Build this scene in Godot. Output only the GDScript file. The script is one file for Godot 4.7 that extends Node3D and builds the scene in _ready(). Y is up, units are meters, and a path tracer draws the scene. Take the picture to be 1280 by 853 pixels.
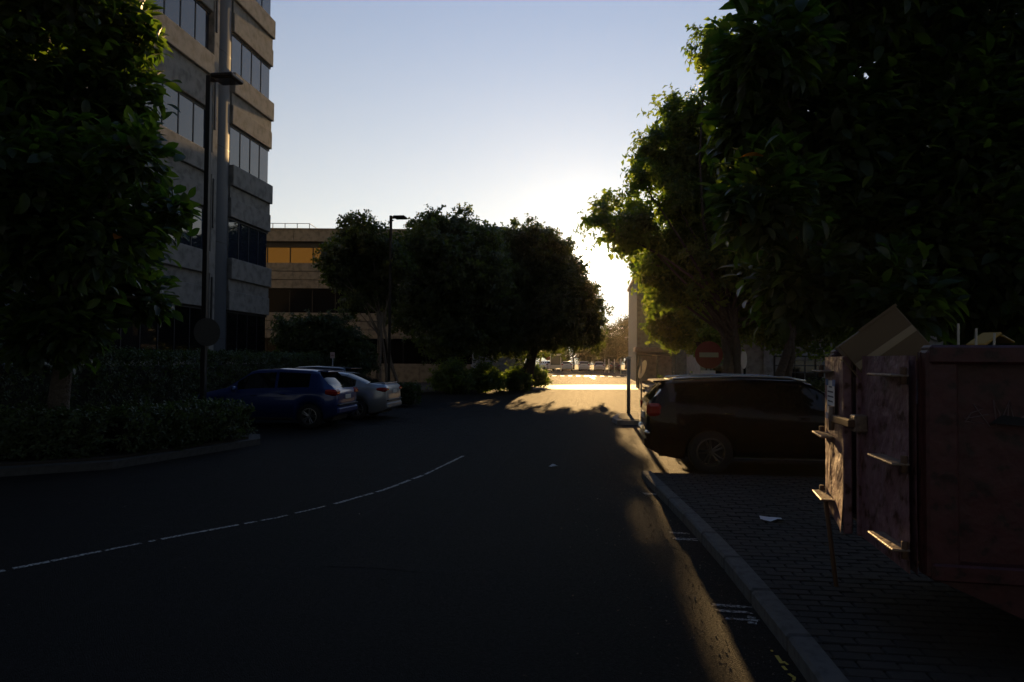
extends Node3D

var used := {}
var M := {}
var rng := RandomNumberGenerator.new()
var SUN := Vector3(-0.0028, 0.1389, -0.9903)

# ---------------------------------------------------------------- scene
func _ready() -> void:
	rng.seed = 1
	var cam := Camera3D.new()
	cam.name = "camera"
	cam.fov = 53.13
	cam.far = 2000.0
	add_child(cam)
	cam.transform = Transform3D(Basis(Vector3.UP, deg_to_rad(6.69)) * Basis(Vector3.RIGHT, deg_to_rad(1.53)) * Basis(Vector3.BACK, deg_to_rad(0.43)), Vector3(0, 1.9, 0))
	cam.current = true
	var env := Environment.new()
	env.background_mode = Environment.BG_SKY
	var sky := Sky.new()
	var pm := PanoramaSkyMaterial.new()
	pm.panorama = make_sky()
	sky.sky_material = pm
	env.sky = sky
	env.background_energy_multiplier = 0.6
	env.tonemap_mode = Environment.TONE_MAPPER_LINEAR
	env.tonemap_exposure = 1.6
	env.sdfgi_enabled = true
	env.ssao_enabled = true
	env.ssil_enabled = true
	env.volumetric_fog_enabled = true
	env.volumetric_fog_density = 0.00011
	env.volumetric_fog_albedo = Color(1.0, 0.93, 0.84)
	env.volumetric_fog_anisotropy = 0.7
	var we := WorldEnvironment.new()
	we.name = "world"
	we.environment = env
	add_child(we)
	var sun := DirectionalLight3D.new()
	sun.name = "sun"
	sun.light_energy = 1.6
	sun.light_color = Color(1.0, 0.81, 0.54)
	sun.light_angular_distance = 0.5
	sun.shadow_enabled = true
	add_child(sun)
	sun.look_at_from_position(SUN * 100.0, Vector3.ZERO, Vector3.UP)
	make_materials()
	ground()
	tower()
	low_office()
	gabled_house("slate_house", "dark slate roof rising behind the tall left tree", Vector3(-13.6, 0, -64.0), 8.0, 12.6, 7.0, 2.6)
	gabled_house("slate_house", "dark slate roof between the tall and the wide left trees", Vector3(-9.0, 0, -64.5), 5.0, 12.6, 6.0, 2.0)
	street_buildings()
	hedge("low clipped hedge along the kerb at the left corner", [Vector3(-12.5, 0.15, -9.2), Vector3(-9.75, 0.15, -10.45), Vector3(-8.55, 0.15, -11.3), Vector3(-8.0, 0.15, -13.1), Vector3(-7.9, 0.15, -14.3)], 0.8, 0.62, 5200, 5, 1.0)
	hedge("tall hedge in front of the office tower", [Vector3(-12.6, 0.13, -9.5), Vector3(-12.7, 0.13, -33.0)], 1.1, 1.72, 9000, 6, 1.1)
	hedge("dark low hedge along the kerb beyond the silver saloon", [Vector3(-9.6, 0.0, -26.5), Vector3(-6.9, 0.0, -26.6)], 0.8, 0.7, 1600, 7, 1.1)
	hedge("dark clipped hedge added behind the black estate car to block low sun", [Vector3(1.6, 0.1, -16.9), Vector3(12.0, 0.1, -17.2)], 0.7, 1.15, 3600, 8, 1.1)  # added hedge, keeps low sun off the ground around the car
	furniture()
	skip_bin()
	cars()
	trees()

# ---------------------------------------------------------------- naming helpers
func numbered(called: String) -> String:
	var n: int = used.get(called, 0)
	used[called] = n + 1
	return called if n == 0 else "%s_%03d" % [called, n]

func tag(o: Node, label: String, category: String, group := "", kind := "") -> void:
	if label: o.set_meta("label", label)
	if category: o.set_meta("category", category)
	if group: o.set_meta("group", group)
	if kind: o.set_meta("kind", kind)

func thing(called: String, label: String, category: String, at := Vector3.ZERO, turn := 0.0, group := "") -> Node3D:
	var o := Node3D.new()
	o.name = numbered(called)
	add_child(o, true)
	o.position = at
	o.rotation.y = turn
	tag(o, label, category, group)
	return o

func obj(called: String, mesh, material: Material, parent: Node = null, xf := Transform3D()) -> MeshInstance3D:
	var o := MeshInstance3D.new()
	o.mesh = mesh if mesh is Mesh else done(mesh)
	o.material_override = material
	o.name = called if parent else numbered(called)
	(parent if parent else self).add_child(o, true)
	o.transform = xf
	return o

func struct(called: String, mesh, material: Material, label: String) -> MeshInstance3D:
	var o := obj(called, mesh, material)
	tag(o, label, "", "", "structure")
	return o

func copy(o: Node3D, label: String, at: Vector3, turn := 0.0) -> Node3D:
	var c: Node3D = o.duplicate()
	var base: String = String(o.name).rstrip("0123456789").trim_suffix("_")
	c.name = numbered(base)
	add_child(c, true)
	c.position = at
	c.rotation.y = turn
	c.set_meta("label", label)
	return c

# ---------------------------------------------------------------- materials
func mat(c: Color, rough := 0.8, metal := 0.0, spec := 0.5) -> StandardMaterial3D:
	var m := StandardMaterial3D.new()
	m.albedo_color = c.linear_to_srgb()
	m.roughness = rough
	m.metallic = metal
	m.metallic_specular = spec
	return m

func noise(kind: int, freq: float, seed_: int, octaves := 4) -> FastNoiseLite:
	var n := FastNoiseLite.new()
	n.noise_type = kind
	n.frequency = freq
	n.seed = seed_
	n.fractal_octaves = octaves
	return n

func tex(n: FastNoiseLite, size := 512, ramp: Array = [], normal := false, bump := 4.0) -> NoiseTexture2D:
	var t := NoiseTexture2D.new()
	t.width = size
	t.height = size
	t.seamless = true
	t.noise = n
	if normal:
		t.as_normal_map = true
		t.bump_strength = bump
	if ramp.size():
		var g := Gradient.new()
		var off := PackedFloat32Array()
		var col := PackedColorArray()
		for p in ramp:
			off.append(p[0])
			col.append(p[1])
		g.offsets = off
		g.colors = col
		t.color_ramp = g
	return t

func tri(m: StandardMaterial3D, scale: float, world := true) -> StandardMaterial3D:
	m.uv1_triplanar = true
	m.uv1_world_triplanar = world
	m.uv1_scale = Vector3.ONE * scale
	return m

func g3(v: float) -> Color: return Color(v, v, v)

func leafmat(c: Color, glow: Color, rough := 0.45) -> StandardMaterial3D:
	var m := mat(c, rough, 0.0, 0.45)
	m.backlight_enabled = true
	m.metallic_specular = 0.34
	m.backlight = glow.linear_to_srgb()
	return m

func make_materials() -> void:
	var speck := noise(FastNoiseLite.TYPE_SIMPLEX, 0.16, 3, 3)
	var a := mat(Color(0.024, 0.0235, 0.023), 0.82, 0.0, 0.28)
	a.albedo_texture = tex(noise(FastNoiseLite.TYPE_SIMPLEX_SMOOTH, 0.02, 5, 6), 1024, [[0.0, g3(0.62)], [0.45, g3(0.86)], [0.6, g3(0.9)], [1.0, g3(1.0)]])
	a.normal_enabled = true
	a.normal_texture = tex(speck, 512, [], true, 9.0)
	a.normal_scale = 1.5
	a.detail_enabled = true
	a.detail_blend_mode = BaseMaterial3D.BLEND_MODE_MUL
	a.detail_albedo = tex(noise(FastNoiseLite.TYPE_CELLULAR, 0.09, 8, 2), 512, [[0.0, g3(0.55)], [0.6, g3(0.9)], [1.0, g3(1.0)]])
	M.asphalt = tri(a, 0.9)
	var pk := a.duplicate()
	pk.albedo_color = Color(0.028, 0.027, 0.026).linear_to_srgb()
	M.asphalt_old = pk
	var c := mat(Color(0.36, 0.33, 0.30), 0.9)
	c.albedo_texture = tex(noise(FastNoiseLite.TYPE_SIMPLEX_SMOOTH, 0.012, 15, 6), 512, [[0.0, g3(0.7)], [0.5, g3(0.92)], [1.0, g3(1.0)]])
	c.normal_enabled = true
	c.normal_texture = tex(speck, 512, [], true, 5.0)
	c.normal_scale = 0.5
	M.concrete = tri(c, 0.5)
	var p := mat(Color(0.27, 0.265, 0.255), 0.92)
	p.albedo_texture = c.albedo_texture
	p.normal_enabled = true
	p.normal_texture = c.normal_texture
	p.normal_scale = 0.6
	M.precast = tri(p, 0.35)
	var p2 := p.duplicate()
	p2.albedo_color = Color(0.30, 0.28, 0.245).linear_to_srgb()
	M.beige = p2
	var k := c.duplicate()
	k.albedo_color = Color(0.10, 0.098, 0.095).linear_to_srgb()
	k.uv1_scale = Vector3.ONE * 1.5
	M.kerb = k
	var slab := c.duplicate()
	slab.albedo_color = Color(0.26, 0.235, 0.20).linear_to_srgb()
	slab.roughness = 0.6
	M.slab = slab
	var dk := k.duplicate()
	dk.albedo_color = Color(0.06, 0.058, 0.054).linear_to_srgb()
	M.dark_kerb = dk
	M.pavers = []
	for i in 4:
		var q := k.duplicate()
		q.albedo_color = [Color(0.019, 0.017, 0.016), Color(0.023, 0.020, 0.018), Color(0.016, 0.015, 0.014), Color(0.027, 0.022, 0.019)][i].linear_to_srgb()
		M.pavers.append(q)
	M.sand = mat(Color(0.03, 0.027, 0.024), 0.95)
	M.soil = mat(Color(0.025, 0.02, 0.015), 0.95)
	M.tower_glass = mat(Color(0.014, 0.021, 0.038), 0.03, 0.0, 1.0)
	M.dark_glass = mat(Color(0.006, 0.006, 0.007), 0.04, 0.0, 0.5)
	M.reflected_gold_glass = mat(Color(0.23, 0.15, 0.05), 0.12, 0.9)  # gold of a reflected sunlit wall put into the glass colour
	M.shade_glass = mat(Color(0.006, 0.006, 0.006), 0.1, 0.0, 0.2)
	M.mullion = mat(Color(0.012, 0.014, 0.018), 0.5, 0.3)
	M.column = mat(Color(0.06, 0.07, 0.085), 0.6, 0.0, 0.3)
	M.dark_steel = mat(Color(0.012, 0.012, 0.012), 0.5, 0.3)
	M.galv = mat(Color(0.32, 0.32, 0.31), 0.4, 0.7)
	M.white_paint = tri(mat(Color(0.36, 0.35, 0.33), 0.8), 2.0)
	M.white_paint.albedo_texture = tex(noise(FastNoiseLite.TYPE_SIMPLEX_SMOOTH, 0.05, 25, 5), 256, [[0.0, g3(0.3)], [0.42, g3(0.5)], [0.55, g3(1.0)], [1.0, g3(1.0)]])
	M.yellow_paint = mat(Color(0.42, 0.30, 0.03), 0.8)
	var b := mat(Color(0.20, 0.10, 0.115), 0.5)
	b.albedo_texture = tex(noise(FastNoiseLite.TYPE_SIMPLEX_SMOOTH, 0.008, 31, 6), 1024, [[0.0, Color(0.5, 0.38, 0.3)], [0.22, Color(0.6, 0.46, 0.38)], [0.32, Color(0.86, 0.83, 0.83)], [0.6, Color(0.95, 0.95, 0.97)], [1.0, Color(1, 1, 1)]])
	b.normal_enabled = true
	b.normal_texture = tex(noise(FastNoiseLite.TYPE_SIMPLEX_SMOOTH, 0.014, 32, 5), 512, [], true, 7.0)
	b.normal_scale = 0.8
	M.bin_door = tri(b, 0.8, false)
	var b2 := b.duplicate()
	b2.albedo_color = Color(0.065, 0.011, 0.012).linear_to_srgb()
	b2.normal_scale = 0.25
	M.bin_side = b2
	M.rust = mat(Color(0.10, 0.05, 0.025), 0.85)
	M.worn = tri(mat(Color(0.20, 0.14, 0.10), 0.6, 0.2), 2.0)
	M.worn.normal_enabled = true
	M.worn.normal_texture = b.normal_texture
	M.card = mat(Color(0.15, 0.10, 0.055), 0.9)
	M.paper = mat(Color(0.6, 0.62, 0.66), 0.8)
	M.ink = mat(Color(0.05, 0.05, 0.08), 0.8)
	M.blue_tape = mat(Color(0.02, 0.10, 0.32), 0.6)
	M.bark = tri(mat(Color(0.075, 0.058, 0.045), 0.95), 1.2)
	M.bark.normal_enabled = true
	M.bark.normal_texture = tex(noise(FastNoiseLite.TYPE_SIMPLEX, 0.03, 41, 4), 256, [], true, 14.0)
	var pb: StandardMaterial3D = M.bark.duplicate()
	pb.albedo_color = Color(0.17, 0.14, 0.11).linear_to_srgb()
	M.pale_bark = pb
	M.big = [leafmat(Color(0.015, 0.024, 0.008), Color(0.10, 0.19, 0.012), 0.42), leafmat(Color(0.020, 0.030, 0.009), Color(0.15, 0.24, 0.018), 0.4), leafmat(Color(0.013, 0.02, 0.008), Color(0.07, 0.15, 0.015), 0.48)]
	M.small = [leafmat(Color(0.026, 0.038, 0.012), Color(0.21, 0.34, 0.025)), leafmat(Color(0.030, 0.044, 0.012), Color(0.32, 0.44, 0.035)), leafmat(Color(0.020, 0.032, 0.010), Color(0.13, 0.24, 0.02))]
	M.row = [leafmat(Color(0.020, 0.028, 0.010), Color(0.10, 0.15, 0.014)), leafmat(Color(0.026, 0.033, 0.011), Color(0.14, 0.19, 0.018)), leafmat(Color(0.017, 0.024, 0.009), Color(0.07, 0.11, 0.012))]
	M.far = [leafmat(Color(0.035, 0.042, 0.02), Color(0.07, 0.08, 0.015), 0.6), leafmat(Color(0.045, 0.05, 0.022), Color(0.09, 0.10, 0.02), 0.6), leafmat(Color(0.028, 0.035, 0.018), Color(0.05, 0.06, 0.012), 0.6)]
	M.hedge = [leafmat(Color(0.022, 0.034, 0.012), Color(0.05, 0.08, 0.01), 0.5), leafmat(Color(0.03, 0.044, 0.015), Color(0.06, 0.10, 0.012), 0.5), leafmat(Color(0.016, 0.026, 0.01), Color(0.04, 0.06, 0.008), 0.55)]
	M.orange_leaf = leafmat(Color(0.20, 0.07, 0.01), Color(0.5, 0.16, 0.01))
	M.tyre = mat(Color(0.012, 0.012, 0.012), 0.85)
	M.rim = mat(Color(0.30, 0.30, 0.31), 0.3, 0.9)
	M.trim = mat(Color(0.01, 0.01, 0.01), 0.6)
	M.car_glass = mat(Color(0.006, 0.007, 0.008), 0.04, 0.0, 0.6)
	M.tail = mat(Color(0.30, 0.01, 0.008), 0.12, 0.0, 0.6)
	M.lens = mat(Color(0.55, 0.55, 0.52), 0.12, 0.3)
	M.chrome = mat(Color(0.75, 0.74, 0.72), 0.12, 1.0)
	M.plate = mat(Color(0.62, 0.62, 0.58), 0.5)
	M.sign_red = mat(Color(0.14, 0.010, 0.009), 0.6)
	M.sign_white = mat(Color(0.65, 0.64, 0.6), 0.5)
	M.grey_wall = tri(mat(Color(0.34, 0.35, 0.37), 0.85), 0.4)
	M.grey_wall.albedo_texture = c.albedo_texture
	M.green_wall = tri(mat(Color(0.13, 0.17, 0.165), 0.85), 0.4)
	M.green_wall.albedo_texture = c.albedo_texture
	M.slate = mat(Color(0.05, 0.055, 0.065), 0.7)

# ---------------------------------------------------------------- shapes
func sf(smooth := false) -> SurfaceTool:
	var st := SurfaceTool.new()
	st.begin(Mesh.PRIMITIVE_TRIANGLES)
	st.set_smooth_group(0 if smooth else -1)
	return st

func done(st: SurfaceTool) -> ArrayMesh:
	st.generate_normals()
	return st.commit()

func quad(st: SurfaceTool, a: Vector3, b: Vector3, c: Vector3, d: Vector3) -> void:   # counter-clockwise seen from the front
	for v in [a, c, b, a, d, c]:
		st.add_vertex(v)

func tri3(st: SurfaceTool, a: Vector3, b: Vector3, c: Vector3) -> void:
	for v in [a, c, b]:
		st.add_vertex(v)

func box(st: SurfaceTool, c: Vector3, s: Vector3, xf := Transform3D(), ch := 0.0) -> void:
	var h := s * 0.5
	if ch <= 0.0:
		var p := []
		for i in 8:
			p.append(xf * (c + Vector3(h.x * (1 if i & 1 else -1), h.y * (1 if i & 2 else -1), h.z * (1 if i & 4 else -1))))
		quad(st, p[4], p[5], p[7], p[6]); quad(st, p[1], p[0], p[2], p[3])
		quad(st, p[5], p[1], p[3], p[7]); quad(st, p[0], p[4], p[6], p[2])
		quad(st, p[6], p[7], p[3], p[2]); quad(st, p[0], p[1], p[5], p[4])
		return
	# chamfered: three inset copies of the faces joined by strips
	var f := func(ax: int, sg: int, u: float, v: float) -> Vector3:
		var q := Vector3.ZERO
		q[ax] = sg * h[ax]
		q[(ax + 1) % 3] = u * (h[(ax + 1) % 3] - ch)
		q[(ax + 2) % 3] = v * (h[(ax + 2) % 3] - ch)
		return xf * (c + q)
	for ax in 3:
		for sg in [-1, 1]:
			if sg > 0: quad(st, f.call(ax, 1, -1, -1), f.call(ax, 1, 1, -1), f.call(ax, 1, 1, 1), f.call(ax, 1, -1, 1))
			else: quad(st, f.call(ax, -1, -1, -1), f.call(ax, -1, -1, 1), f.call(ax, -1, 1, 1), f.call(ax, -1, 1, -1))
		var bx := (ax + 1) % 3
		for sa in [-1, 1]:
			for sb in [-1, 1]:
				var p0: Vector3 = f.call(ax, sa, sb, -1)
				var p1: Vector3 = f.call(ax, sa, sb, 1)
				var q0: Vector3 = f.call(bx, sb, -1, sa)
				var q1: Vector3 = f.call(bx, sb, 1, sa)
				if sa * sb > 0: quad(st, p0, q0, q1, p1)
				else: quad(st, p1, q1, q0, p0)
	for i in 8:
		var s3 := Vector3(1 if i & 1 else -1, 1 if i & 2 else -1, 1 if i & 4 else -1)
		var a3: Vector3 = f.call(0, int(s3.x), s3.y, s3.z)
		var b3: Vector3 = f.call(1, int(s3.y), s3.z, s3.x)
		var c3: Vector3 = f.call(2, int(s3.z), s3.x, s3.y)
		if s3.x * s3.y * s3.z > 0: tri3(st, a3, b3, c3)
		else: tri3(st, a3, c3, b3)

func bx(c: Vector3, s: Vector3, ch := 0.0, xf := Transform3D()) -> SurfaceTool:
	var st := sf()
	box(st, c, s, xf, ch)
	return st

func tube(st: SurfaceTool, pts: Array, rad: Array, sides := 8, cap := true) -> void:
	var rings := []
	for i in pts.size():
		var d: Vector3 = (pts[min(i + 1, pts.size() - 1)] - pts[max(i - 1, 0)]).normalized()
		var u := d.cross(Vector3(0, 0, 1) if absf(d.z) < 0.8 else Vector3(1, 0, 0)).normalized()
		var v := d.cross(u)
		var ring := []
		for k in sides:
			var a := TAU * k / sides
			ring.append(pts[i] + (u * cos(a) + v * sin(a)) * rad[i])
		rings.append(ring)
	for i in rings.size() - 1:
		for k in sides:
			var n := (k + 1) % sides
			quad(st, rings[i][k], rings[i][n], rings[i + 1][n], rings[i + 1][k])
	if cap:
		for k in range(1, sides - 1):
			tri3(st, rings[0][0], rings[0][k + 1], rings[0][k])
			var e: int = rings.size() - 1
			tri3(st, rings[e][0], rings[e][k], rings[e][k + 1])

func bar(a: Vector3, b: Vector3, r: float, sides := 8, r2 := -1.0) -> SurfaceTool:
	var st := sf(sides > 6)
	tube(st, [a, b], [r, r if r2 < 0 else r2], sides)
	return st

func lathe(st: SurfaceTool, prof: Array, sides: int, xf: Transform3D) -> void:   # prof of Vector2(radius, along z)
	for i in prof.size() - 1:
		for k in sides:
			var a0 := TAU * k / sides
			var a1 := TAU * (k + 1) / sides
			var p: Vector2 = prof[i]
			var q: Vector2 = prof[i + 1]
			quad(st, xf * Vector3(cos(a0) * p.x, sin(a0) * p.x, p.y), xf * Vector3(cos(a1) * p.x, sin(a1) * p.x, p.y), xf * Vector3(cos(a1) * q.x, sin(a1) * q.x, q.y), xf * Vector3(cos(a0) * q.x, sin(a0) * q.x, q.y))

func slab(poly: Array, y0: float, y1: float) -> SurfaceTool:     # poly of Vector2(x, z); a raised flat piece
	var st := sf()
	var pp := PackedVector2Array(poly)
	if Geometry2D.is_polygon_clockwise(pp): pp.reverse()
	var ix := Geometry2D.triangulate_polygon(pp)
	for i in range(0, ix.size(), 3):
		var a := pp[ix[i]]
		var b := pp[ix[i + 1]]
		var c := pp[ix[i + 2]]
		var va := Vector3(a.x, y1, a.y)
		var vb := Vector3(b.x, y1, b.y)
		var vc := Vector3(c.x, y1, c.y)
		if (vb - va).cross(vc - va).y > 0: tri3(st, va, vb, vc)
		else: tri3(st, va, vc, vb)
	if y1 - y0 > 0.001:
		for i in pp.size():
			var a := pp[i]
			var b := pp[(i + 1) % pp.size()]
			quad(st, Vector3(b.x, y0, b.y), Vector3(a.x, y0, a.y), Vector3(a.x, y1, a.y), Vector3(b.x, y1, b.y))
	return st

func ribbon(st: SurfaceTool, pts: Array, w: float, y: float) -> void:
	for i in pts.size() - 1:
		var a: Vector2 = pts[i]
		var b: Vector2 = pts[i + 1]
		var n := (b - a).normalized().orthogonal() * w * 0.5
		quad(st, Vector3(a.x - n.x, y, a.y - n.y), Vector3(a.x + n.x, y, a.y + n.y), Vector3(b.x + n.x, y, b.y + n.y), Vector3(b.x - n.x, y, b.y - n.y))

# ---------------------------------------------------------------- leaves and trees
func leaf_mesh(l: float, w: float, segs := 3) -> ArrayMesh:     # one bent, folded leaf along +Y, facing +Z
	var st := sf(true)
	var prev := []
	for i in segs + 1:
		var t := float(i) / segs
		var ww := w * 0.5 * pow(sin(PI * clampf(0.04 + t * 0.96, 0, 1)), 0.75)
		var zc := -0.28 * l * t * t
		var cur := [Vector3(-ww, l * t, zc + ww * 0.35), Vector3(0, l * t, zc), Vector3(ww, l * t, zc + ww * 0.35)]
		if i:
			quad(st, prev[0], prev[1], cur[1], cur[0])
			quad(st, prev[1], prev[2], cur[2], cur[1])
		prev = cur
	return done(st)

func spray_mesh(n: int, l: float, w: float, span: float, seed_: int) -> ArrayMesh:   # a twig with n leaves of different size
	var r := RandomNumberGenerator.new()
	r.seed = seed_
	var st := sf()
	for i in n:
		var t := float(i) / n
		var o := Vector3(r.randf_range(-0.12, 0.12), t, r.randf_range(-0.12, 0.12)) * span
		var a := i * 2.4 + r.randf_range(-0.5, 0.5)
		var d := Vector3(cos(a), r.randf_range(0.1, 0.9), sin(a)).normalized()
		var up := (Vector3(0, 1, 0) + Vector3(r.randf_range(-0.6, 0.6), 0, r.randf_range(-0.6, 0.6))).normalized()
		var s := d.cross(up).normalized()
		var ll := l * r.randf_range(0.65, 1.2)
		var ww := w * r.randf_range(0.7, 1.15) * 0.5
		var up2 := s.cross(d)
		var m := o + d * ll * 0.5 - up2 * ll * 0.02
		var e := o + d * ll - up2 * ll * 0.2
		tri3(st, o, m + s * ww + up2 * ww * 0.3, m); tri3(st, o, m, m - s * ww + up2 * ww * 0.3)
		tri3(st, m, m + s * ww + up2 * ww * 0.3, e); tri3(st, m, e, m - s * ww + up2 * ww * 0.3)
	return done(st)

func frame_of(y: Vector3, z: Vector3) -> Basis:
	var yy := y.normalized()
	var xx := yy.cross(z).normalized()
	if xx.length() < 0.1: xx = yy.cross(Vector3(0.3, 0.2, 1)).normalized()
	return Basis(xx, yy, xx.cross(yy))

# places of leaves through the volume of blobs [x, y, z, radius] (world), thinned by noise so that gaps open between clumps
func leaf_places(blobs: Array, n: int, thin: float, gap: float, seed_: int, smin: float, smax: float, droop := 0.0, flat := 1.0) -> Array:
	var r := RandomNumberGenerator.new()
	r.seed = seed_
	var nz := noise(FastNoiseLite.TYPE_SIMPLEX, gap, seed_ + 7, 2)
	var nz2 := noise(FastNoiseLite.TYPE_SIMPLEX, 1.0, seed_ + 3, 2)
	var cum := []
	var tot := 0.0
	for b in blobs:
		tot += b[3] * b[3]
		cum.append(tot)
	var out := []
	var tries := 0
	while out.size() < n and tries < n * 6:
		tries += 1
		var pick := r.randf() * tot
		var k := 0
		while cum[k] < pick: k += 1
		var b = blobs[k]
		var u := Vector3(r.randfn(), r.randfn(), r.randfn()).normalized()
		var rr := pow(r.randf(), 0.42) * (0.86 + 0.34 * nz2.get_noise_3dv(u * 1.6 + Vector3(k * 3.1, k, 0)) + 0.10 * r.randfn())
		var p: Vector3 = Vector3(b[0], b[1], b[2]) + Vector3(u.x, u.y * flat, u.z) * b[3] * rr
		if nz.get_noise_3dv(p) < thin: continue
		if p.y < 0.25: continue
		var along := (u * 0.8 + Vector3(r.randfn(), r.randfn() * 0.6 + 0.25 - droop, r.randfn()) * 0.6).normalized()
		var face := (Vector3(0, 1, 0) + Vector3(r.randfn(), r.randfn(), r.randfn()) * 0.45 + u * 0.3).normalized()
		out.append(Transform3D(frame_of(along, face).scaled(Vector3.ONE * r.randf_range(smin, smax)), p))
	return out

func ragged(blobs: Array, seed_: int) -> Array:      # small boughs that stand out of the main ones
	var r := RandomNumberGenerator.new()
	r.seed = seed_
	var out := blobs.duplicate()
	for b in blobs:
		if b[3] < 0.6: continue
		for k in 4:
			var u := Vector3(r.randfn(), r.randfn() * 0.8 + 0.25, r.randfn()).normalized()
			var p: Vector3 = Vector3(b[0], b[1], b[2]) + u * b[3] * r.randf_range(0.95, 1.2)
			if u.y > -0.35: out.append([p.x, p.y, p.z, b[3] * r.randf_range(0.2, 0.36)])
	return out

func scatter(parent: Node3D, places: Array, mesh: Mesh, mats: Array, called := "foliage") -> void:
	var sets := []
	for m in mats: sets.append([])
	for i in places.size():
		var k := (i * 7 + i / 5) % mats.size()
		sets[k].append(places[i])
	for k in mats.size():
		if sets[k].is_empty(): continue
		var mm := MultiMesh.new()
		mm.transform_format = MultiMesh.TRANSFORM_3D
		mm.mesh = mesh
		mm.instance_count = sets[k].size()
		for i in sets[k].size():
			mm.set_instance_transform(i, parent.global_transform.affine_inverse() * sets[k][i])
		var o := MultiMeshInstance3D.new()
		o.name = called
		o.multimesh = mm
		o.material_override = mats[k]
		o.set_meta("kind", "stuff")
		parent.add_child(o, true)

func limbs(parent: Node3D, bark: Material, feet: Array, fork: Vector3, blobs: Array, r0: float, seed_: int, twigs := 3) -> void:   # world places
	var r := RandomNumberGenerator.new()
	r.seed = seed_
	var inv := parent.global_transform.affine_inverse()
	for f in feet:
		var st := sf(true)
		var pts := []
		var rad := []
		var n := 7
		var wob := Vector3(r.randf_range(-1, 1), 0, r.randf_range(-1, 1)) * 0.12
		for i in n:
			var t := float(i) / (n - 1)
			pts.append(inv * (f.lerp(fork, t) + wob * sin(t * 5.0) + Vector3(r.randfn(), 0, r.randfn()) * 0.03))
			rad.append(r0 * lerpf(1.0, 0.55, t) * (1.35 if i == 0 else 1.0))
		tube(st, pts, rad, 10)
		obj("trunk", st, bark, parent)
	var sb := sf(true)
	for b in blobs:
		var e := Vector3(b[0], b[1], b[2])
		var start: Vector3 = fork.lerp(feet[r.randi() % feet.size()], r.randf_range(0.0, 0.3))
		var mid := start.lerp(e, 0.5) + Vector3(r.randfn(), r.randf() * 1.2, r.randfn()) * 0.15 * start.distance_to(e) * 0.6
		var rl := r0 * 0.4
		var pts2 := []
		var rad2 := []
		for i in 6:
			var t := i / 5.0
			pts2.append(inv * (start.lerp(mid, t).lerp(mid.lerp(e, t), t)))
			rad2.append(lerpf(rl, rl * 0.25, t))
		tube(sb, pts2, rad2, 6)
		for k in twigs:
			var d: Vector3 = Vector3(r.randfn(), r.randfn(), r.randfn()).normalized() * b[3] * 0.85
			tube(sb, [inv * e.lerp(mid, 0.25), inv * (e + d * 0.5 + Vector3(0, 0.1, 0)), inv * (e + d)], [rl * 0.25, rl * 0.17, rl * 0.06], 5)
	obj("branches", sb, bark, parent)

# the n leaves that show largest (near the camera, on the side turned to it) become parts, the rest stay scattered
func big_leaf_tree(t: Node3D, places: Array, mesh: Mesh, mats: Array, n: int, eye: Vector3, keep: Array) -> void:
	var inv := t.global_transform.affine_inverse()
	var rank := []
	for i in places.size():
		var p: Vector3 = places[i].origin
		var d := p - eye
		var inside: bool = d.x / -d.z > keep[0] and d.x / -d.z < keep[1] and d.y / -d.z < keep[2]
		rank.append([d.length() + (0.0 if inside else 100.0), i])
	rank.sort_custom(func(a, b): return a[0] < b[0])
	var rest := []
	for k in rank.size():
		var i: int = rank[k][1]
		if k < n:
			obj("leaf", mesh, M.orange_leaf if k % 97 == 41 else mats[k % mats.size()], t, inv * places[i])
		else:
			rest.append(places[i])
	scatter(t, rest, mesh, mats)

# ---------------------------------------------------------------- vehicles (nose towards local +X, wheels on y = 0)
func pw(t: Array, x: float) -> float:
	if x <= t[0].x: return t[0].y
	for i in t.size() - 1:
		if x <= t[i + 1].x:
			return lerpf(t[i].y, t[i + 1].y, (x - t[i].x) / maxf(t[i + 1].x - t[i].x, 1e-5))
	return t[t.size() - 1].y

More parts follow.
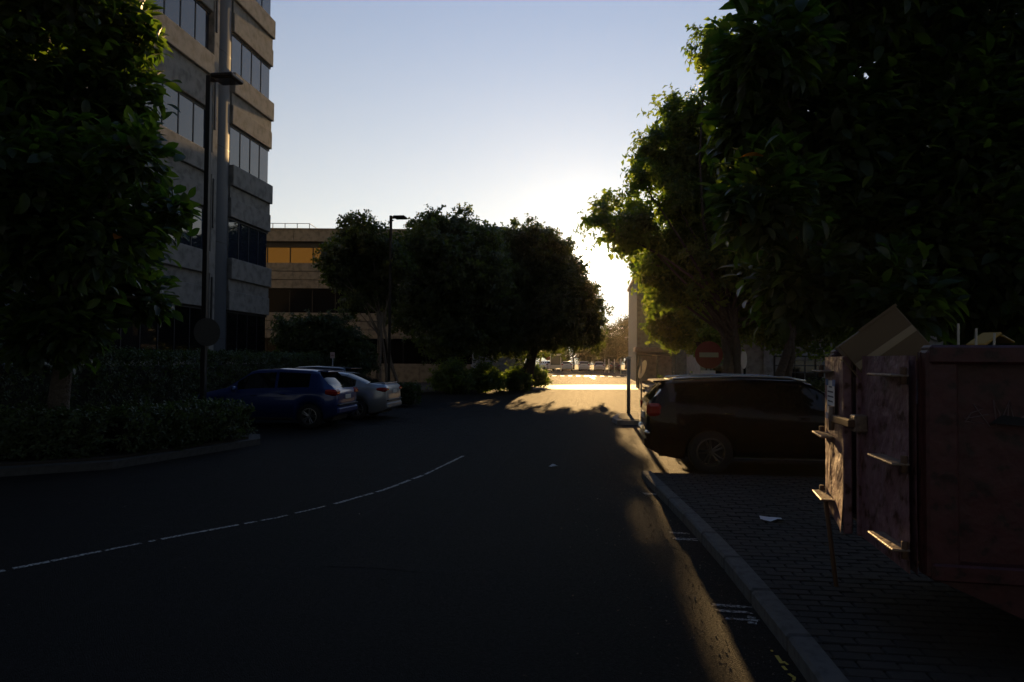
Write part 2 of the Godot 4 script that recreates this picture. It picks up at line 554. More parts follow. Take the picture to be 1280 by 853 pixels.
func make_car(called: String, label: String, group: String, s: Dictionary, paint: Material) -> Node3D:
	var t := thing(called, label, s.category, Vector3.ZERO, 0.0, group)
	var L: float = s.length * 0.5
	var W: float = s.width * 0.5
	var R: float = s.wheel
	var xs := []
	var x := -L
	while x < L:
		xs.append(x)
		x += 0.06
	xs.append(L)
	for e in s.top: xs.append(e.x)
	for w in s.side: xs.append_array([w.x, w.y])
	for a in s.axles:
		for k in 13: xs.append(a - (R + 0.06) * cos(PI * k / 12.0))
	xs.sort()
	var st_x := []
	for v in xs:
		if st_x.is_empty() or v - st_x[-1] > 0.012: st_x.append(clampf(v, -L, L))
	var rings := []
	for v in st_x:
		var top := pw(s.top, v)
		var belt: float = minf(pw(s.belt, v), top - 0.03)
		var e: float = clampf((L - absf(v)) / 0.55, 0.0, 1.0)
		var w: float = W * lerpf(0.80, 1.0, sqrt(1.0 - pow(1.0 - e, 2.0)))
		var cabin: float = clampf((top - belt) / 0.45, 0.0, 1.0)
		var wr: float = lerpf(w * 0.90, w * s.roof, cabin)
		var clear: float = s.clear + 0.16 * pow(1.0 - e, 2.0)
		var yb := clear
		for a in s.axles:
			var d: float = absf(v - a) / (R + 0.06)
			if d < 1.0: yb = maxf(yb, R + (R + 0.06) * sqrt(1.0 - d * d))
		var mid: float = maxf(lerpf(clear, belt, 0.55), yb + 0.02)
		mid = minf(mid, belt - 0.05)
		yb = minf(yb, mid - 0.01)
		var p5 := Vector2(w * 0.955, belt)
		var p6 := Vector2(wr, top - (0.055 if cabin > 0.3 else 0.02))
		var half := [Vector2(0, clear), Vector2(w * 0.55, clear), Vector2(w * 0.97, yb), Vector2(w, mid), Vector2(w * 0.99, lerpf(mid, belt, 0.7)), p5, p5.lerp(p6, 0.12), p5.lerp(p6, 0.9), p6, Vector2(wr * 0.86, top - 0.012), Vector2(0, top)]
		var ring := []
		for p in half: ring.append(Vector3(v, p.y, p.x))
		rings.append(ring)
	var body := sf(true)
	var glass := {}
	for i in rings.size() - 1:
		var xm: float = (st_x[i] + st_x[i + 1]) * 0.5
		for j in 10:
			var a: Vector3 = rings[i][j]
			var b: Vector3 = rings[i + 1][j]
			var c: Vector3 = rings[i + 1][j + 1]
			var d: Vector3 = rings[i][j + 1]
			var key := ""
			if j == 6:
				for k in s.side.size():
					if xm > s.side[k].x and xm < s.side[k].y: key = "side_window%d" % k
			if j >= 8:
				if xm > s.screen.x and xm < s.screen.y: key = "windscreen"
				if xm > s.rear.x and xm < s.rear.y: key = "rear_window"
			for sg in [1, -1]:
				var tgt := body
				if key:
					var kk: String = key if j >= 8 else key + ("r" if sg > 0 else "l")
					if not glass.has(kk): glass[kk] = sf(true)
					tgt = glass[kk]
				var m := Vector3(1, 1, sg)
				if sg > 0: quad(tgt, a * m, b * m, c * m, d * m)
				else: quad(tgt, d * m, c * m, b * m, a * m)
	for e in [0, rings.size() - 1]:      # nose and tail caps
		var ring: Array = rings[e]
		for j in range(1, 10):
			for sg in [1, -1]:
				var m := Vector3(1, 1, sg)
				if (sg > 0) == (e == 0): tri3(body, ring[0] * m, ring[j] * m, ring[j + 1] * m)
				else: tri3(body, ring[0] * m, ring[j + 1] * m, ring[j] * m)
	obj("body", body, paint, t)
	for k in glass:
		obj("side_window" if k.begins_with("side") else k, glass[k], M.car_glass, t)
	# underside block, so that no daylight shows through the wheel openings
	obj("chassis", bx(Vector3(0, R + 0.02, 0), Vector3(s.length * 0.9, 0.3, s.width * 0.6)), M.trim, t)
	for a in s.axles:
		for sg in [1, -1]:
			var wh := Node3D.new()
			wh.name = "wheel"
			t.add_child(wh, true)
			wh.position = Vector3(a, R, sg * (W - 0.13))
			var ty := sf(true)
			lathe(ty, [Vector2(R * 0.66, -0.1), Vector2(R * 0.93, -0.11), Vector2(R, -0.07), Vector2(R, 0.07), Vector2(R * 0.93, 0.11), Vector2(R * 0.66, 0.1)], 28, Transform3D())
			obj("tyre", ty, M.tyre, wh)
			var ri := sf()
			lathe(ri, [Vector2(R * 0.68, 0.095), Vector2(R * 0.60, 0.1), Vector2(R * 0.57, 0.06), Vector2(R * 0.57, -0.08)], 28, Transform3D())
			for k in 5:
				var an := TAU * k / 5.0 + 0.55
				var q := Transform3D(Basis(Vector3(0, 0, 1), an), Vector3.ZERO)
				for ss in [-1, 1]:
					tube(ri, [q * Vector3(R * 0.08, ss * 0.012, 0.075), q * Vector3(R * 0.6, ss * R * 0.10, 0.085)], [0.02, 0.016], 5)
			lathe(ri, [Vector2(0.0, 0.09), Vector2(R * 0.15, 0.085), Vector2(R * 0.17, 0.04)], 12, Transform3D())
			obj("rim", ri, s.get("rim", M.rim), wh, Transform3D(Basis().scaled(Vector3(1, 1, sg)), Vector3.ZERO))
			var back := sf()
			lathe(back, [Vector2(0.0, 0.0), Vector2(R * 0.58, 0.0)], 20, Transform3D())
			obj("brake_disc", back, M.trim, wh)
	# fittings
	var tb: float = s.tail_y
	for sg in [1, -1]:
		var lx: float = -L + s.get("tail_l", 0.36) * 0.5 - 0.01
		obj("tail_light", bx(Vector3(lx, tb, sg * W * 0.80), Vector3(s.get("tail_l", 0.36), s.tail_h, W * 0.36), 0.05), M.tail, t)
		obj("head_light", bx(Vector3(L - 0.27, s.head_y, sg * W * 0.76), Vector3(0.42, 0.13, W * 0.36), 0.04), M.lens, t)
		var mr := sf(true)
		for ring in 1:
			box(mr, Vector3(s.mirror, pw(s.belt, s.mirror) + 0.07, sg * (W + 0.1)), Vector3(0.13, 0.14, 0.22), Transform3D(), 0.045)
		obj("mirror", mr, paint, t)
		for hx in s.handles:
			obj("door_handle", bx(Vector3(hx, pw(s.belt, hx) - 0.11, sg * (W + 0.005)), Vector3(0.17, 0.03, 0.05), 0.01), M.chrome if s.bright else paint, t)
		obj("sill_trim", bx(Vector3(0, s.clear + 0.03, sg * (W * 0.975)), Vector3(s.axles[1] - s.axles[0] - 2 * R - 0.16, 0.05, 0.05), 0.01), M.chrome if s.sill else M.trim, t)
		if s.rails:
			var rl := sf(true)
			var pts := []
			var rad := []
			for k in 9:
				var rx: float = lerpf(s.rear.y + 0.12, s.screen.x - 0.1, k / 8.0)
				pts.append(Vector3(rx, pw(s.top, rx) + (0.035 if k in [0, 8] else 0.05) - 0.03, sg * W * s.roof * 0.90))
				rad.append(0.022)
			tube(rl, pts, rad, 6)
			obj("roof_rail", rl, M.chrome, t)
	obj("number_plate", bx(Vector3(-L - 0.012, s.plate_y, 0), Vector3(0.02, 0.115, 0.40), 0.004), M.plate, t)
	obj("bumper", bx(Vector3(-L + 0.06, s.clear + 0.24, 0), Vector3(0.2, 0.20, W * 1.68), 0.05), paint, t)
	obj("bumper_trim", bx(Vector3(-L + 0.03, s.clear + 0.40, 0), Vector3(0.16, 0.035, W * 1.66), 0.012), M.chrome if s.bright else M.trim, t)
	obj("bumper", bx(Vector3(L - 0.07, s.clear + 0.24, 0), Vector3(0.2, 0.22, W * 1.62), 0.05), paint, t)
	obj("grille", bx(Vector3(L - 0.03, s.head_y - 0.12, 0), Vector3(0.1, 0.17, W * 0.95), 0.02), M.trim, t)
	if s.spoiler:
		var sx: float = s.rear.y
		obj("spoiler", bx(Vector3(0, 0, 0), Vector3(0.30, 0.035, W * s.roof * 1.75), 0.012, Transform3D(Basis(Vector3(0, 0, 1), 0.05), Vector3(sx - 0.06, pw(s.top, sx) - 0.005, 0))), paint, t)
	if s.has("corner"):
		for sg in [1, -1]:
			var cs := SphereMesh.new()
			cs.radius = 0.07; cs.height = 0.12
			obj("bumper_glint_ball", cs, M.chrome, t, Transform3D(Basis().scaled(Vector3(0.9, 0.8, 1.2)), Vector3(-L + 0.02, 0.66, sg * W * 0.80)))  # chrome ball added to catch a sun glint
	if s.lip:
		obj("boot_lip", bx(Vector3(-L + 0.16, pw(s.top, -L + 0.2) + 0.012, 0), Vector3(0.12, 0.035, W * 1.5), 0.012), paint, t)
	return t

func hatch_spec() -> Dictionary:
	return {"category": "car", "length": 4.15, "width": 1.78, "wheel": 0.335, "axles": [-1.32, 1.26], "clear": 0.24, "roof": 0.76,
		"top": [Vector2(-2.075, 0.86), Vector2(-2.05, 1.02), Vector2(-1.99, 1.08), Vector2(-1.53, 1.53), Vector2(-1.3, 1.57), Vector2(-0.4, 1.605), Vector2(0.25, 1.57), Vector2(0.45, 1.51), Vector2(1.12, 1.07), Vector2(1.3, 1.03), Vector2(1.85, 0.9), Vector2(2.02, 0.78), Vector2(2.075, 0.62)],
		"belt": [Vector2(-2.1, 1.06), Vector2(-1.2, 1.05), Vector2(1.0, 0.97), Vector2(1.9, 0.82), Vector2(2.1, 0.6)],
		"side": [Vector2(-1.3, -0.42), Vector2(-0.34, 0.75)], "screen": Vector2(0.45, 1.12), "rear": Vector2(-1.99, -1.53),
		"tail_y": 0.97, "tail_h": 0.17, "head_y": 0.76, "mirror": 0.72, "handles": [-0.62, 0.22], "plate_y": 0.84, "bright": false, "sill": false, "rails": false, "spoiler": true, "lip": false}

func sedan_spec() -> Dictionary:
	return {"category": "car", "length": 4.6, "width": 1.8, "wheel": 0.325, "axles": [-1.36, 1.34], "clear": 0.2, "roof": 0.72,
		"top": [Vector2(-2.3, 0.82), Vector2(-2.27, 1.04), Vector2(-2.2, 1.1), Vector2(-1.72, 1.13), Vector2(-0.98, 1.41), Vector2(-0.75, 1.45), Vector2(-0.1, 1.48), Vector2(0.25, 1.45), Vector2(1.02, 1.03), Vector2(1.2, 0.98), Vector2(2.0, 0.82), Vector2(2.24, 0.7), Vector2(2.3, 0.55)],
		"belt": [Vector2(-2.3, 1.02), Vector2(-1.2, 1.0), Vector2(0.9, 0.92), Vector2(2.0, 0.76), Vector2(2.3, 0.55)],
		"side": [Vector2(-1.3, -0.35), Vector2(-0.27, 0.7)], "screen": Vector2(0.25, 1.02), "rear": Vector2(-1.72, -0.98),
		"tail_y": 0.93, "tail_h": 0.13, "head_y": 0.7, "mirror": 0.66, "handles": [-0.6, 0.25], "plate_y": 0.86, "bright": false, "sill": false, "rails": false, "spoiler": false, "lip": true}

func suv_spec() -> Dictionary:
	return {"category": "car", "length": 4.7, "width": 1.88, "wheel": 0.365, "axles": [-1.3, 1.46], "clear": 0.25, "roof": 0.76,
		"top": [Vector2(-2.35, 0.98), Vector2(-2.33, 1.17), Vector2(-2.29, 1.22), Vector2(-2.02, 1.54), Vector2(-1.9, 1.575), Vector2(-0.7, 1.62), Vector2(0.2, 1.59), Vector2(0.4, 1.53), Vector2(1.15, 1.1), Vector2(1.3, 1.06), Vector2(2.1, 0.94), Vector2(2.3, 0.78), Vector2(2.35, 0.6)],
		"belt": [Vector2(-2.35, 1.17), Vector2(-1.4, 1.14), Vector2(1.0, 1.02), Vector2(2.1, 0.88), Vector2(2.35, 0.6)],
		"side": [Vector2(-1.98, -1.28), Vector2(-1.2, -0.3), Vector2(-0.22, 0.78)], "screen": Vector2(0.4, 1.15), "rear": Vector2(-2.29, -2.02),
		"tail_y": 1.06, "tail_l": 0.25, "tail_h": 0.22, "head_y": 0.78, "mirror": 0.75, "handles": [-1.0, 0.2], "plate_y": 0.92, "bright": true, "sill": true, "rails": true, "spoiler": true, "lip": false, "corner": true, "rim": mat(Color(0.07, 0.07, 0.07), 0.35, 0.6)}

func paint_of(c: Color, metal := 0.3) -> StandardMaterial3D:
	var m := mat(c, 0.32, metal, 0.5)
	m.clearcoat_enabled = true
	m.clearcoat = 0.8
	m.clearcoat_roughness = 0.06
	return m

# ---------------------------------------------------------------- sky
func make_sky() -> ImageTexture:
	var w := 1024
	var h := 512
	var data := PackedFloat32Array()
	data.resize(w * h * 3)
	var s := SUN.normalized()
	var i := 0
	for y in h:
		var el := PI * (0.5 - (y + 0.5) / h)
		var sy := sin(el)
		var cy := cos(el)
		var t := 1.0 - exp(-maxf(el, 0.0) / 0.35)
		var br := 1.52 * (1 - t) + 0.10 * t
		var bg := 1.50 * (1 - t) + 0.26 * t
		var bb := 1.23 * (1 - t) + 0.64 * t
		for x in w:
			var az := TAU * (x + 0.5) / w      # -Z lies at the left edge of a panorama
			var c := cy * sin(az) * s.x + sy * s.y - cy * cos(az) * s.z * 1.0
			c = clampf(c, -1.0, 1.0)
			var a := acos(c)
			var dim := 0.16 + 0.84 * exp(-a * a)      # the sky fades away from the sun
			var mid := 0.40 * exp(-a / 0.09)
			if a < 0.4: mid += 1.6 * exp(-a / 0.035) + 7.0 * exp(-(a * a) / (0.017 * 0.017))
			data[i] = br * dim + mid
			data[i + 1] = bg * dim + mid * 0.90
			data[i + 2] = bb * dim + mid * 0.70
			i += 3
	var im := Image.create_from_data(w, h, false, Image.FORMAT_RGBF, data.to_byte_array())
	return ImageTexture.create_from_image(im)

# ---------------------------------------------------------------- buildings
func band(t: Node3D, z0: float, z1: float, y: float, m: Material) -> void:    # one precast spandrel of three pieces; front at local x = 0
	var zc := (z0 + z1) * 0.5
	var w := z1 - z0 - 0.02
	obj("lower_panel", bx(Vector3(-0.29, y + 0.39, zc), Vector3(0.60, 0.78, w), 0.02), m, t)
	obj("recess_panel", bx(Vector3(-0.285, y + 1.025, zc), Vector3(0.48, 0.486, w)), m, t)
	obj("upper_panel", bx(Vector3(-0.24, y + 1.69, zc), Vector3(0.66, 0.84, w), 0.02), m, t)

func tower() -> void:
	var t := thing("office_tower", "tall grey office block with precast concrete bands and blue strip windows", "building", Vector3(-14.5, 0, -29.3), deg_to_rad(0.25))
	var bays := [[0.0, 3.46, 4], [4.98, 13.35, 9], [14.9, 22.6, 8]]
	var ends := [[3.46, 4.98], [13.35, 14.9]]
	for f in 8:
		var y := 3.79 + 3.78 * f
		for b in bays:
			band(t, b[0], b[1], y, M.precast)
	# ground floor and the strips of glass, one pane at a time
	for f in 9:
		var y0: float = 1.98 if f == 0 else 5.92 + 3.78 * (f - 1)
		var y1: float = 3.79 if f == 0 else y0 + 1.65
		if f == 8: continue
		for b in bays:
			var pwid: float = (b[1] - b[0] - 0.1) / b[2]
			for k in b[2]:
				var zc: float = b[0] + 0.05 + pwid * (k + 0.5)
				var wn := obj("window", bx(Vector3(-0.17, (y0 + y1) * 0.5, zc), Vector3(0.05, y1 - y0, pwid - 0.05)), M.dark_glass if f == 0 else M.tower_glass, t)
				obj("mullion", bx(Vector3(-0.16, (y0 + y1) * 0.5, zc + pwid * 0.5), Vector3(0.07, y1 - y0, 0.05)), M.mullion, wn)
			obj("window_head", bx(Vector3(-0.16, y1 - 0.04, (b[0] + b[1]) * 0.5), Vector3(0.09, 0.1, b[1] - b[0] - 0.03)), M.mullion, t)
	for b in bays:
		obj("sill", bx(Vector3(-0.22, 1.9, (b[0] + b[1]) * 0.5), Vector3(0.5, 0.14, b[1] - b[0]), 0.02), M.concrete, t)
		obj("base_wall", bx(Vector3(-0.3, 0.9, (b[0] + b[1]) * 0.5), Vector3(0.4, 1.86, b[1] - b[0])), M.concrete, t)
	for e in ends:
		var oval := Transform3D(Basis(Vector3(0.20, 0, 0), Vector3(0, 0, -0.575), Vector3(0, 1, 0)), Vector3(-0.18, 0, e[0] + 0.58))
		var st := sf(true)
		lathe(st, [Vector2(1, 0), Vector2(1, 34.1)], 32, oval)
		var col := obj("column", st, M.column, t)
		for f in 9:
			var jn := sf(true)
			lathe(jn, [Vector2(1, 2.6 + f * 3.78), Vector2(1.012, 2.605 + f * 3.78), Vector2(1.012, 2.63 + f * 3.78), Vector2(1, 2.635 + f * 3.78)], 32, oval)
			obj("joint_ring", jn, M.mullion, col)
		obj("pilaster", bx(Vector3(-0.2, 17.05, e[1] - 0.19), Vector3(0.5, 34.1, 0.36), 0.02), M.precast, t)
		for f in 8:
			obj("downpipe_bracket", bx(Vector3(0.065, 4.0 + f * 3.78, e[1] - 0.12), Vector3(0.05, 1.9, 0.09), 0.01), M.mullion, t)
	obj("core_wall", bx(Vector3(-10.4, 16.9, 11.3), Vector3(19.8, 33.8, 22.56)), M.precast, t)
	obj("roof", bx(Vector3(-10.0, 34.2, 11.3), Vector3(21.0, 0.5, 23.4), 0.05), M.precast, t)

func low_office() -> void:
	var t := thing("low_office", "low beige office building behind the trees with a gold reflection coloured into its strip windows", "building", Vector3(-26.0, 0, -48.1), deg_to_rad(6.69))
	var X1 := 17.2
	# bands at heights, front at local z = 0, and recessed glass between them
	var bands := [[0.0, 1.5], [3.35, 5.28], [7.06, 9.0], [10.6, 11.48]]
	for b in bands:
		var n := 9
		for k in n:
			var x0 := X1 * k / n
			if b[0] == 7.06 or b[0] == 3.35:
				for r in 3:
					var hh: float = (b[1] - b[0]) / 3.0
					obj("wall_panel", bx(Vector3(x0 + X1 / n * 0.5, b[0] + hh * (r + 0.5), -0.3), Vector3(X1 / n - 0.02, hh - 0.045, 0.6), 0.01), M.beige, t)
			else:
				obj("wall_panel", bx(Vector3(x0 + X1 / n * 0.5, (b[0] + b[1]) * 0.5, -0.3), Vector3(X1 / n - 0.02, b[1] - b[0], 0.6), 0.01), M.beige, t)
	obj("parapet_cap", bx(Vector3(X1 * 0.5, 11.53, -0.3), Vector3(X1 + 0.1, 0.1, 0.72), 0.01), M.beige, t)
	var rows := [[1.5, 3.35, M.shade_glass], [5.28, 7.06, M.shade_glass], [9.0, 10.2, M.reflected_gold_glass]]
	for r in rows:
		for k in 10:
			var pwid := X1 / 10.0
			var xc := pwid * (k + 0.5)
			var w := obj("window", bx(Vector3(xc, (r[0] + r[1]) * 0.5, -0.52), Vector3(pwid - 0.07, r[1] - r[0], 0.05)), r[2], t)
			obj("mullion", bx(Vector3(xc + pwid * 0.5, (r[0] + r[1]) * 0.5, -0.5), Vector3(0.07, r[1] - r[0], 0.09)), M.mullion, w)
	obj("window_head", bx(Vector3(X1 * 0.5, 10.4, -0.45), Vector3(X1, 0.4, 0.1)), M.mullion, t)
	obj("core_wall", bx(Vector3(X1 * 0.5, 5.7, -7.1), Vector3(X1 - 0.1, 11.4, 13.0)), M.beige, t)
	# guard rail on the roof
	var st := sf()
	for k in 5:
		tube(st, [Vector3(0.6 + k * 0.95, 11.5, -2.0), Vector3(0.6 + k * 0.95, 12.35, -2.0)], [0.03, 0.03], 5)
	for y in [11.95, 12.33]:
		tube(st, [Vector3(0.6, y, -2.0), Vector3(4.4, y, -2.0)], [0.025, 0.025], 5)
		tube(st, [Vector3(4.4, y, -2.0), Vector3(4.4, y, -4.0)], [0.025, 0.025], 5)
	obj("guard_rail", st, M.galv, t)

func gabled_house(called: String, label: String, at: Vector3, w: float, h: float, d: float, ridge: float) -> void:
	var t := thing(called, label, "building", at, deg_to_rad(8.0), "slate roofed houses above the trees")
	obj("wall", bx(Vector3(0, h * 0.5, 0), Vector3(w, h, d)), M.grey_wall, t)
	var st := sf()
	var e := 0.4
	var a := [Vector3(-w / 2 - e, h, d / 2 + e), Vector3(w / 2 + e, h, d / 2 + e), Vector3(w / 2 - w * 0.32, h + ridge, 0), Vector3(-w / 2 + w * 0.32, h + ridge, 0), Vector3(-w / 2 - e, h, -d / 2 - e), Vector3(w / 2 + e, h, -d / 2 - e)]
	quad(st, a[0], a[1], a[2], a[3]); quad(st, a[5], a[4], a[3], a[2])
	tri3(st, a[1], a[5], a[2]); tri3(st, a[4], a[0], a[3]); quad(st, a[4], a[5], a[1], a[0])
	obj("roof", st, M.slate, t)
	for k in 3:
		obj("window", bx(Vector3(-w * 0.3 + k * w * 0.3, h * 0.62, d / 2 + 0.02), Vector3(0.9, 1.2, 0.05)), M.dark_glass, t)

func street_buildings() -> void:
	# the hazy block beyond the right-hand trees
	var t := thing("street_building", "tall pale green building end standing in haze beyond the right hand trees", "building", Vector3(3.9, 0, -60.5))
	obj("wall", bx(Vector3(11, 4.65, -7.0), Vector3(22, 9.3, 14)), M.green_wall, t)
	obj("parapet", bx(Vector3(11, 9.45, -7.0), Vector3(22.3, 0.3, 14.3), 0.03), M.concrete, t)
	for f in 3:
		for k in 6:
			var w := obj("window", bx(Vector3(2.2 + k * 3.4, 1.7 + f * 2.9, 0.0), Vector3(1.8, 1.4, 0.08)), M.tower_glass, t)
			obj("sill", bx(Vector3(2.2 + k * 3.4, 0.93 + f * 2.9, 0.06), Vector3(2.0, 0.1, 0.2), 0.01), M.concrete, w)
	# the nearer grey block behind the trunks
	var g := thing("grey_building", "grey rendered building with dark windows behind the right hand tree trunks", "building", Vector3(5.2, 0, -33.8), deg_to_rad(-4.0))
	obj("wall", bx(Vector3(11, 3.6, -5.0), Vector3(22, 7.2, 10)), M.grey_wall, g)
	obj("roof", bx(Vector3(11, 7.3, -5.0), Vector3(22.5, 0.25, 10.5), 0.04), M.slate, g)
	for k in 5:
		var xw := 1.35 + k * 3.4
		var w := obj("window", bx(Vector3(xw, 1.3, 0.01), Vector3(1.5, 1.3, 0.06)), M.dark_glass, g)
		obj("frame", bx(Vector3(xw, 2.0, 0.05), Vector3(1.66, 0.1, 0.1), 0.01), M.concrete, w)
		obj("frame", bx(Vector3(xw, 0.6, 0.06), Vector3(1.66, 0.1, 0.14), 0.01), M.concrete, w)
		obj("frame", bx(Vector3(xw, 1.3, 0.05), Vector3(0.06, 1.3, 0.08)), M.concrete, w)
		obj("pilaster", bx(Vector3(xw + 1.7, 3.55, 0.06), Vector3(0.35, 7.1, 0.16), 0.02), M.grey_wall, g)
		var w2 := obj("window", bx(Vector3(xw, 4.9, 0.01), Vector3(1.5, 1.5, 0.06)), M.dark_glass, g)
		obj("frame", bx(Vector3(xw, 4.1, 0.06), Vector3(1.66, 0.1, 0.14), 0.01), M.concrete, w2)
	obj("string_course", bx(Vector3(11, 3.0, 0.08), Vector3(22, 0.22, 0.2), 0.02), M.concrete, g)
	# small flat roofed shelter by the road
	var s := thing("street_shelter", "small flat roofed shelter on slim posts beyond the black car", "shelter", Vector3(4.3, 0, -47.0))
	obj("roof", bx(Vector3(0, 2.62, 0), Vector3(2.9, 0.3, 2.4), 0.03), M.concrete, s)
	obj("fascia", bx(Vector3(0, 2.36, 0.0), Vector3(2.7, 0.2, 2.2), 0.02), M.slate, s)
	for px in [-1.2, 0.0, 1.2]:
		obj("post", bar(Vector3(px, 0, 0.95), Vector3(px, 2.28, 0.95), 0.06), M.green_wall, s)
	for px in [-1.2, 1.2]:
		obj("post", bar(Vector3(px, 0, -0.95), Vector3(px, 2.28, -0.95), 0.06), M.green_wall, s)
	obj("back_panel", bx(Vector3(0, 1.25, -0.9), Vector3(2.3, 1.9, 0.05)), M.grey_wall, s)
	obj("bench", bx(Vector3(0, 0.45, -0.6), Vector3(2.0, 0.06, 0.4), 0.01), M.slate, s)

# ---------------------------------------------------------------- street furniture
func lamp(label: String, at: Vector3, h: float) -> Node3D:
	var t := thing("street_lamp", label, "street lamp", at, 0.0, "tall street lamps along the left side")
	obj("base_plate", bx(Vector3(0, 0.02, 0), Vector3(0.3, 0.04, 0.3), 0.01), M.dark_steel, t)
	obj("pole", bx(Vector3(0, h * 0.5, 0), Vector3(0.13, h, 0.13), 0.012), M.dark_steel, t)
	obj("bracket", bx(Vector3(0.14, h - 0.1, 0), Vector3(0.18, 0.12, 0.1), 0.01), M.dark_steel, t)
	obj("lamp_head", bx(Vector3(0.5, h - 0.1, 0.0), Vector3(0.62, 0.11, 0.62), 0.03), M.dark_steel, t)
	obj("lamp_glass", bx(Vector3(0.5, h - 0.16, 0.0), Vector3(0.48, 0.02, 0.46)), M.car_glass, t)
	obj("access_door", bx(Vector3(0.0, 0.9, 0.066), Vector3(0.09, 0.36, 0.006)), M.trim, t)
	return t

func disc(r: float, th: float, sides := 32) -> SurfaceTool:     # round plate, facing +Z
	var st := sf()
	lathe(st, [Vector2(0, -th / 2), Vector2(r, -th / 2), Vector2(r, th / 2), Vector2(0, th / 2)], sides, Transform3D())
	return st

func furniture() -> void:
	lamp("tall black street lamp with square flat head standing by the hedge and the blue car", Vector3(-10.12, 0, -16.85), 9.36)
	lamp("tall black street lamp with flat head in front of the far left trees", Vector3(-10.5, 0, -34.6), 9.38)
	var t := thing("round_sign", "dark round traffic sign turned away on the near lamp post", "sign", Vector3(-10.0, 2.55, -16.78), deg_to_rad(62))
	obj("plate", disc(0.37, 0.015), M.dark_steel, t)
	obj("rim", bx(Vector3(0, 0, -0.02), Vector3(0.5, 0.04, 0.03), 0.005), M.galv, t)
	# small parking sign on a thin post by the bush
	t = thing("parking_sign", "small pale pink parking sign on thin post beside the round bush", "sign", Vector3(-9.85, 0, -25.1), deg_to_rad(8))
	obj("post", bar(Vector3(0, 0, -0.03), Vector3(0, 2.0, -0.03), 0.02), M.galv, t)
	obj("plate", bx(Vector3(0, 2.0, 0), Vector3(0.17, 0.23, 0.012), 0.004), mat(Color(0.5, 0.36, 0.35), 0.6), t)
	obj("symbol", bx(Vector3(0, 2.0, 0.008), Vector3(0.09, 0.02, 0.004)), M.sign_red, t)
	# no entry sign in front of the trunks
	t = thing("no_entry_sign", "red round no entry sign with pale bar half hidden by a tree trunk", "sign", Vector3(3.2, 0, -19.3), deg_to_rad(3))
	obj("post", bar(Vector3(0, 0, -0.05), Vector3(0, 2.35, -0.05), 0.035), M.galv, t)
	var pl := obj("plate", disc(0.38, 0.012), M.sign_red, t, Transform3D(Basis(), Vector3(0, 2.06, 0)))
	obj("bar", bx(Vector3(0, 0, 0.012), Vector3(0.52, 0.13, 0.006), 0.002), mat(Color(0.25, 0.23, 0.2), 0.6), pl)
	obj("lower_plate", bx(Vector3(-0.02, 1.58, 0), Vector3(0.4, 0.1, 0.012), 0.004), M.sign_white, t)
	# sign seen edge-on, its face to the sun
	t = thing("traffic_sign", "pale round traffic sign seen almost edge on above the black car", "sign", Vector3(2.21, 0, -30.5), deg_to_rad(105))
	obj("post", bar(Vector3(0, 0, -0.05), Vector3(0, 1.95, -0.05), 0.035), M.galv, t)
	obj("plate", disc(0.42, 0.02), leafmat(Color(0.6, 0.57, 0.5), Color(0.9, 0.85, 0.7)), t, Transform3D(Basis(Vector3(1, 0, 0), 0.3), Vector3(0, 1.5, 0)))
	t = thing("traffic_sign", "white rounded sign back glimpsed between the right hand tree trunks", "sign", Vector3(4.87, 0, -22.75), deg_to_rad(60))
	obj("post", bar(Vector3(0, 0, -0.05), Vector3(0, 2.2, -0.05), 0.035), M.galv, t)
	obj("plate", disc(0.3, 0.02), M.sign_white, t, Transform3D(Basis(), Vector3(0, 1.95, 0)))
	# kerbed island with a post
	t = thing("traffic_island", "low pale concrete traffic island with pointed end at the kerb", "traffic island")
	obj("kerb_ring", slab([Vector2(0.62, -21.3), Vector2(0.74, -20.3), Vector2(1.55, -20.4), Vector2(1.75, -23.4), Vector2(1.2, -23.6), Vector2(0.85, -23.0)], 0.0, 0.13), M.concrete, t)
	obj("bed", slab([Vector2(0.8, -21.3), Vector2(0.9, -20.55), Vector2(1.4, -20.6), Vector2(1.55, -23.2), Vector2(1.2, -23.35), Vector2(0.98, -22.9)], 0.1, 0.145), M.soil, t)
	t = thing("marker_post", "slim grey post with small cap rising from the traffic island", "post", Vector3(1.2, 0.145, -22.7))
	obj("shaft", bar(Vector3(0, 0, 0), Vector3(0, 1.78, 0), 0.06, 12), M.galv, t)
	obj("cap", bar(Vector3(0, 1.78, 0), Vector3(0, 1.86, 0), 0.075, 12), M.sign_white, t)
	# black railing beyond the car
	t = thing("railing", "black steel railing with thin bars behind the black car", "railing", Vector3(6.4, 0, -25.0), deg_to_rad(6))
	for k in 9:
		obj("baluster" if k % 4 else "post", bar(Vector3(k * 0.36, 0, 0), Vector3(k * 0.36, 2.1 if k % 4 == 0 else 2.05, 0), 0.014 if k % 4 else 0.035, 6), M.dark_steel, t)
	for y in [0.9, 1.2, 1.5, 1.75, 2.08]:
		obj("rail", bar(Vector3(0, y, 0), Vector3(2.88, y, 0), 0.03 if y > 2 else 0.016, 6), M.dark_steel, t)
	# notice board and bollards far down the road
	t = thing("notice_board", "white framed notice board on two legs at the road end", "notice board", Vector3(-5.92, 0, -112.1))
	for sx in [-0.85, 0.85]:
		obj("leg", bx(Vector3(sx, 1.4, 0), Vector3(0.1, 2.8, 0.1)), M.sign_white, t)
	obj("frame", bx(Vector3(0, 2.68, 0.0), Vector3(1.9, 0.28, 0.12), 0.01), M.sign_white, t)
	obj("frame", bx(Vector3(0, 0.75, 0.0), Vector3(1.9, 0.5, 0.12), 0.01), M.sign_white, t)
	obj("panel", bx(Vector3(0, 1.75, 0.0), Vector3(1.6, 1.55, 0.06)), mat(Color(0.10, 0.11, 0.09), 0.5), t)
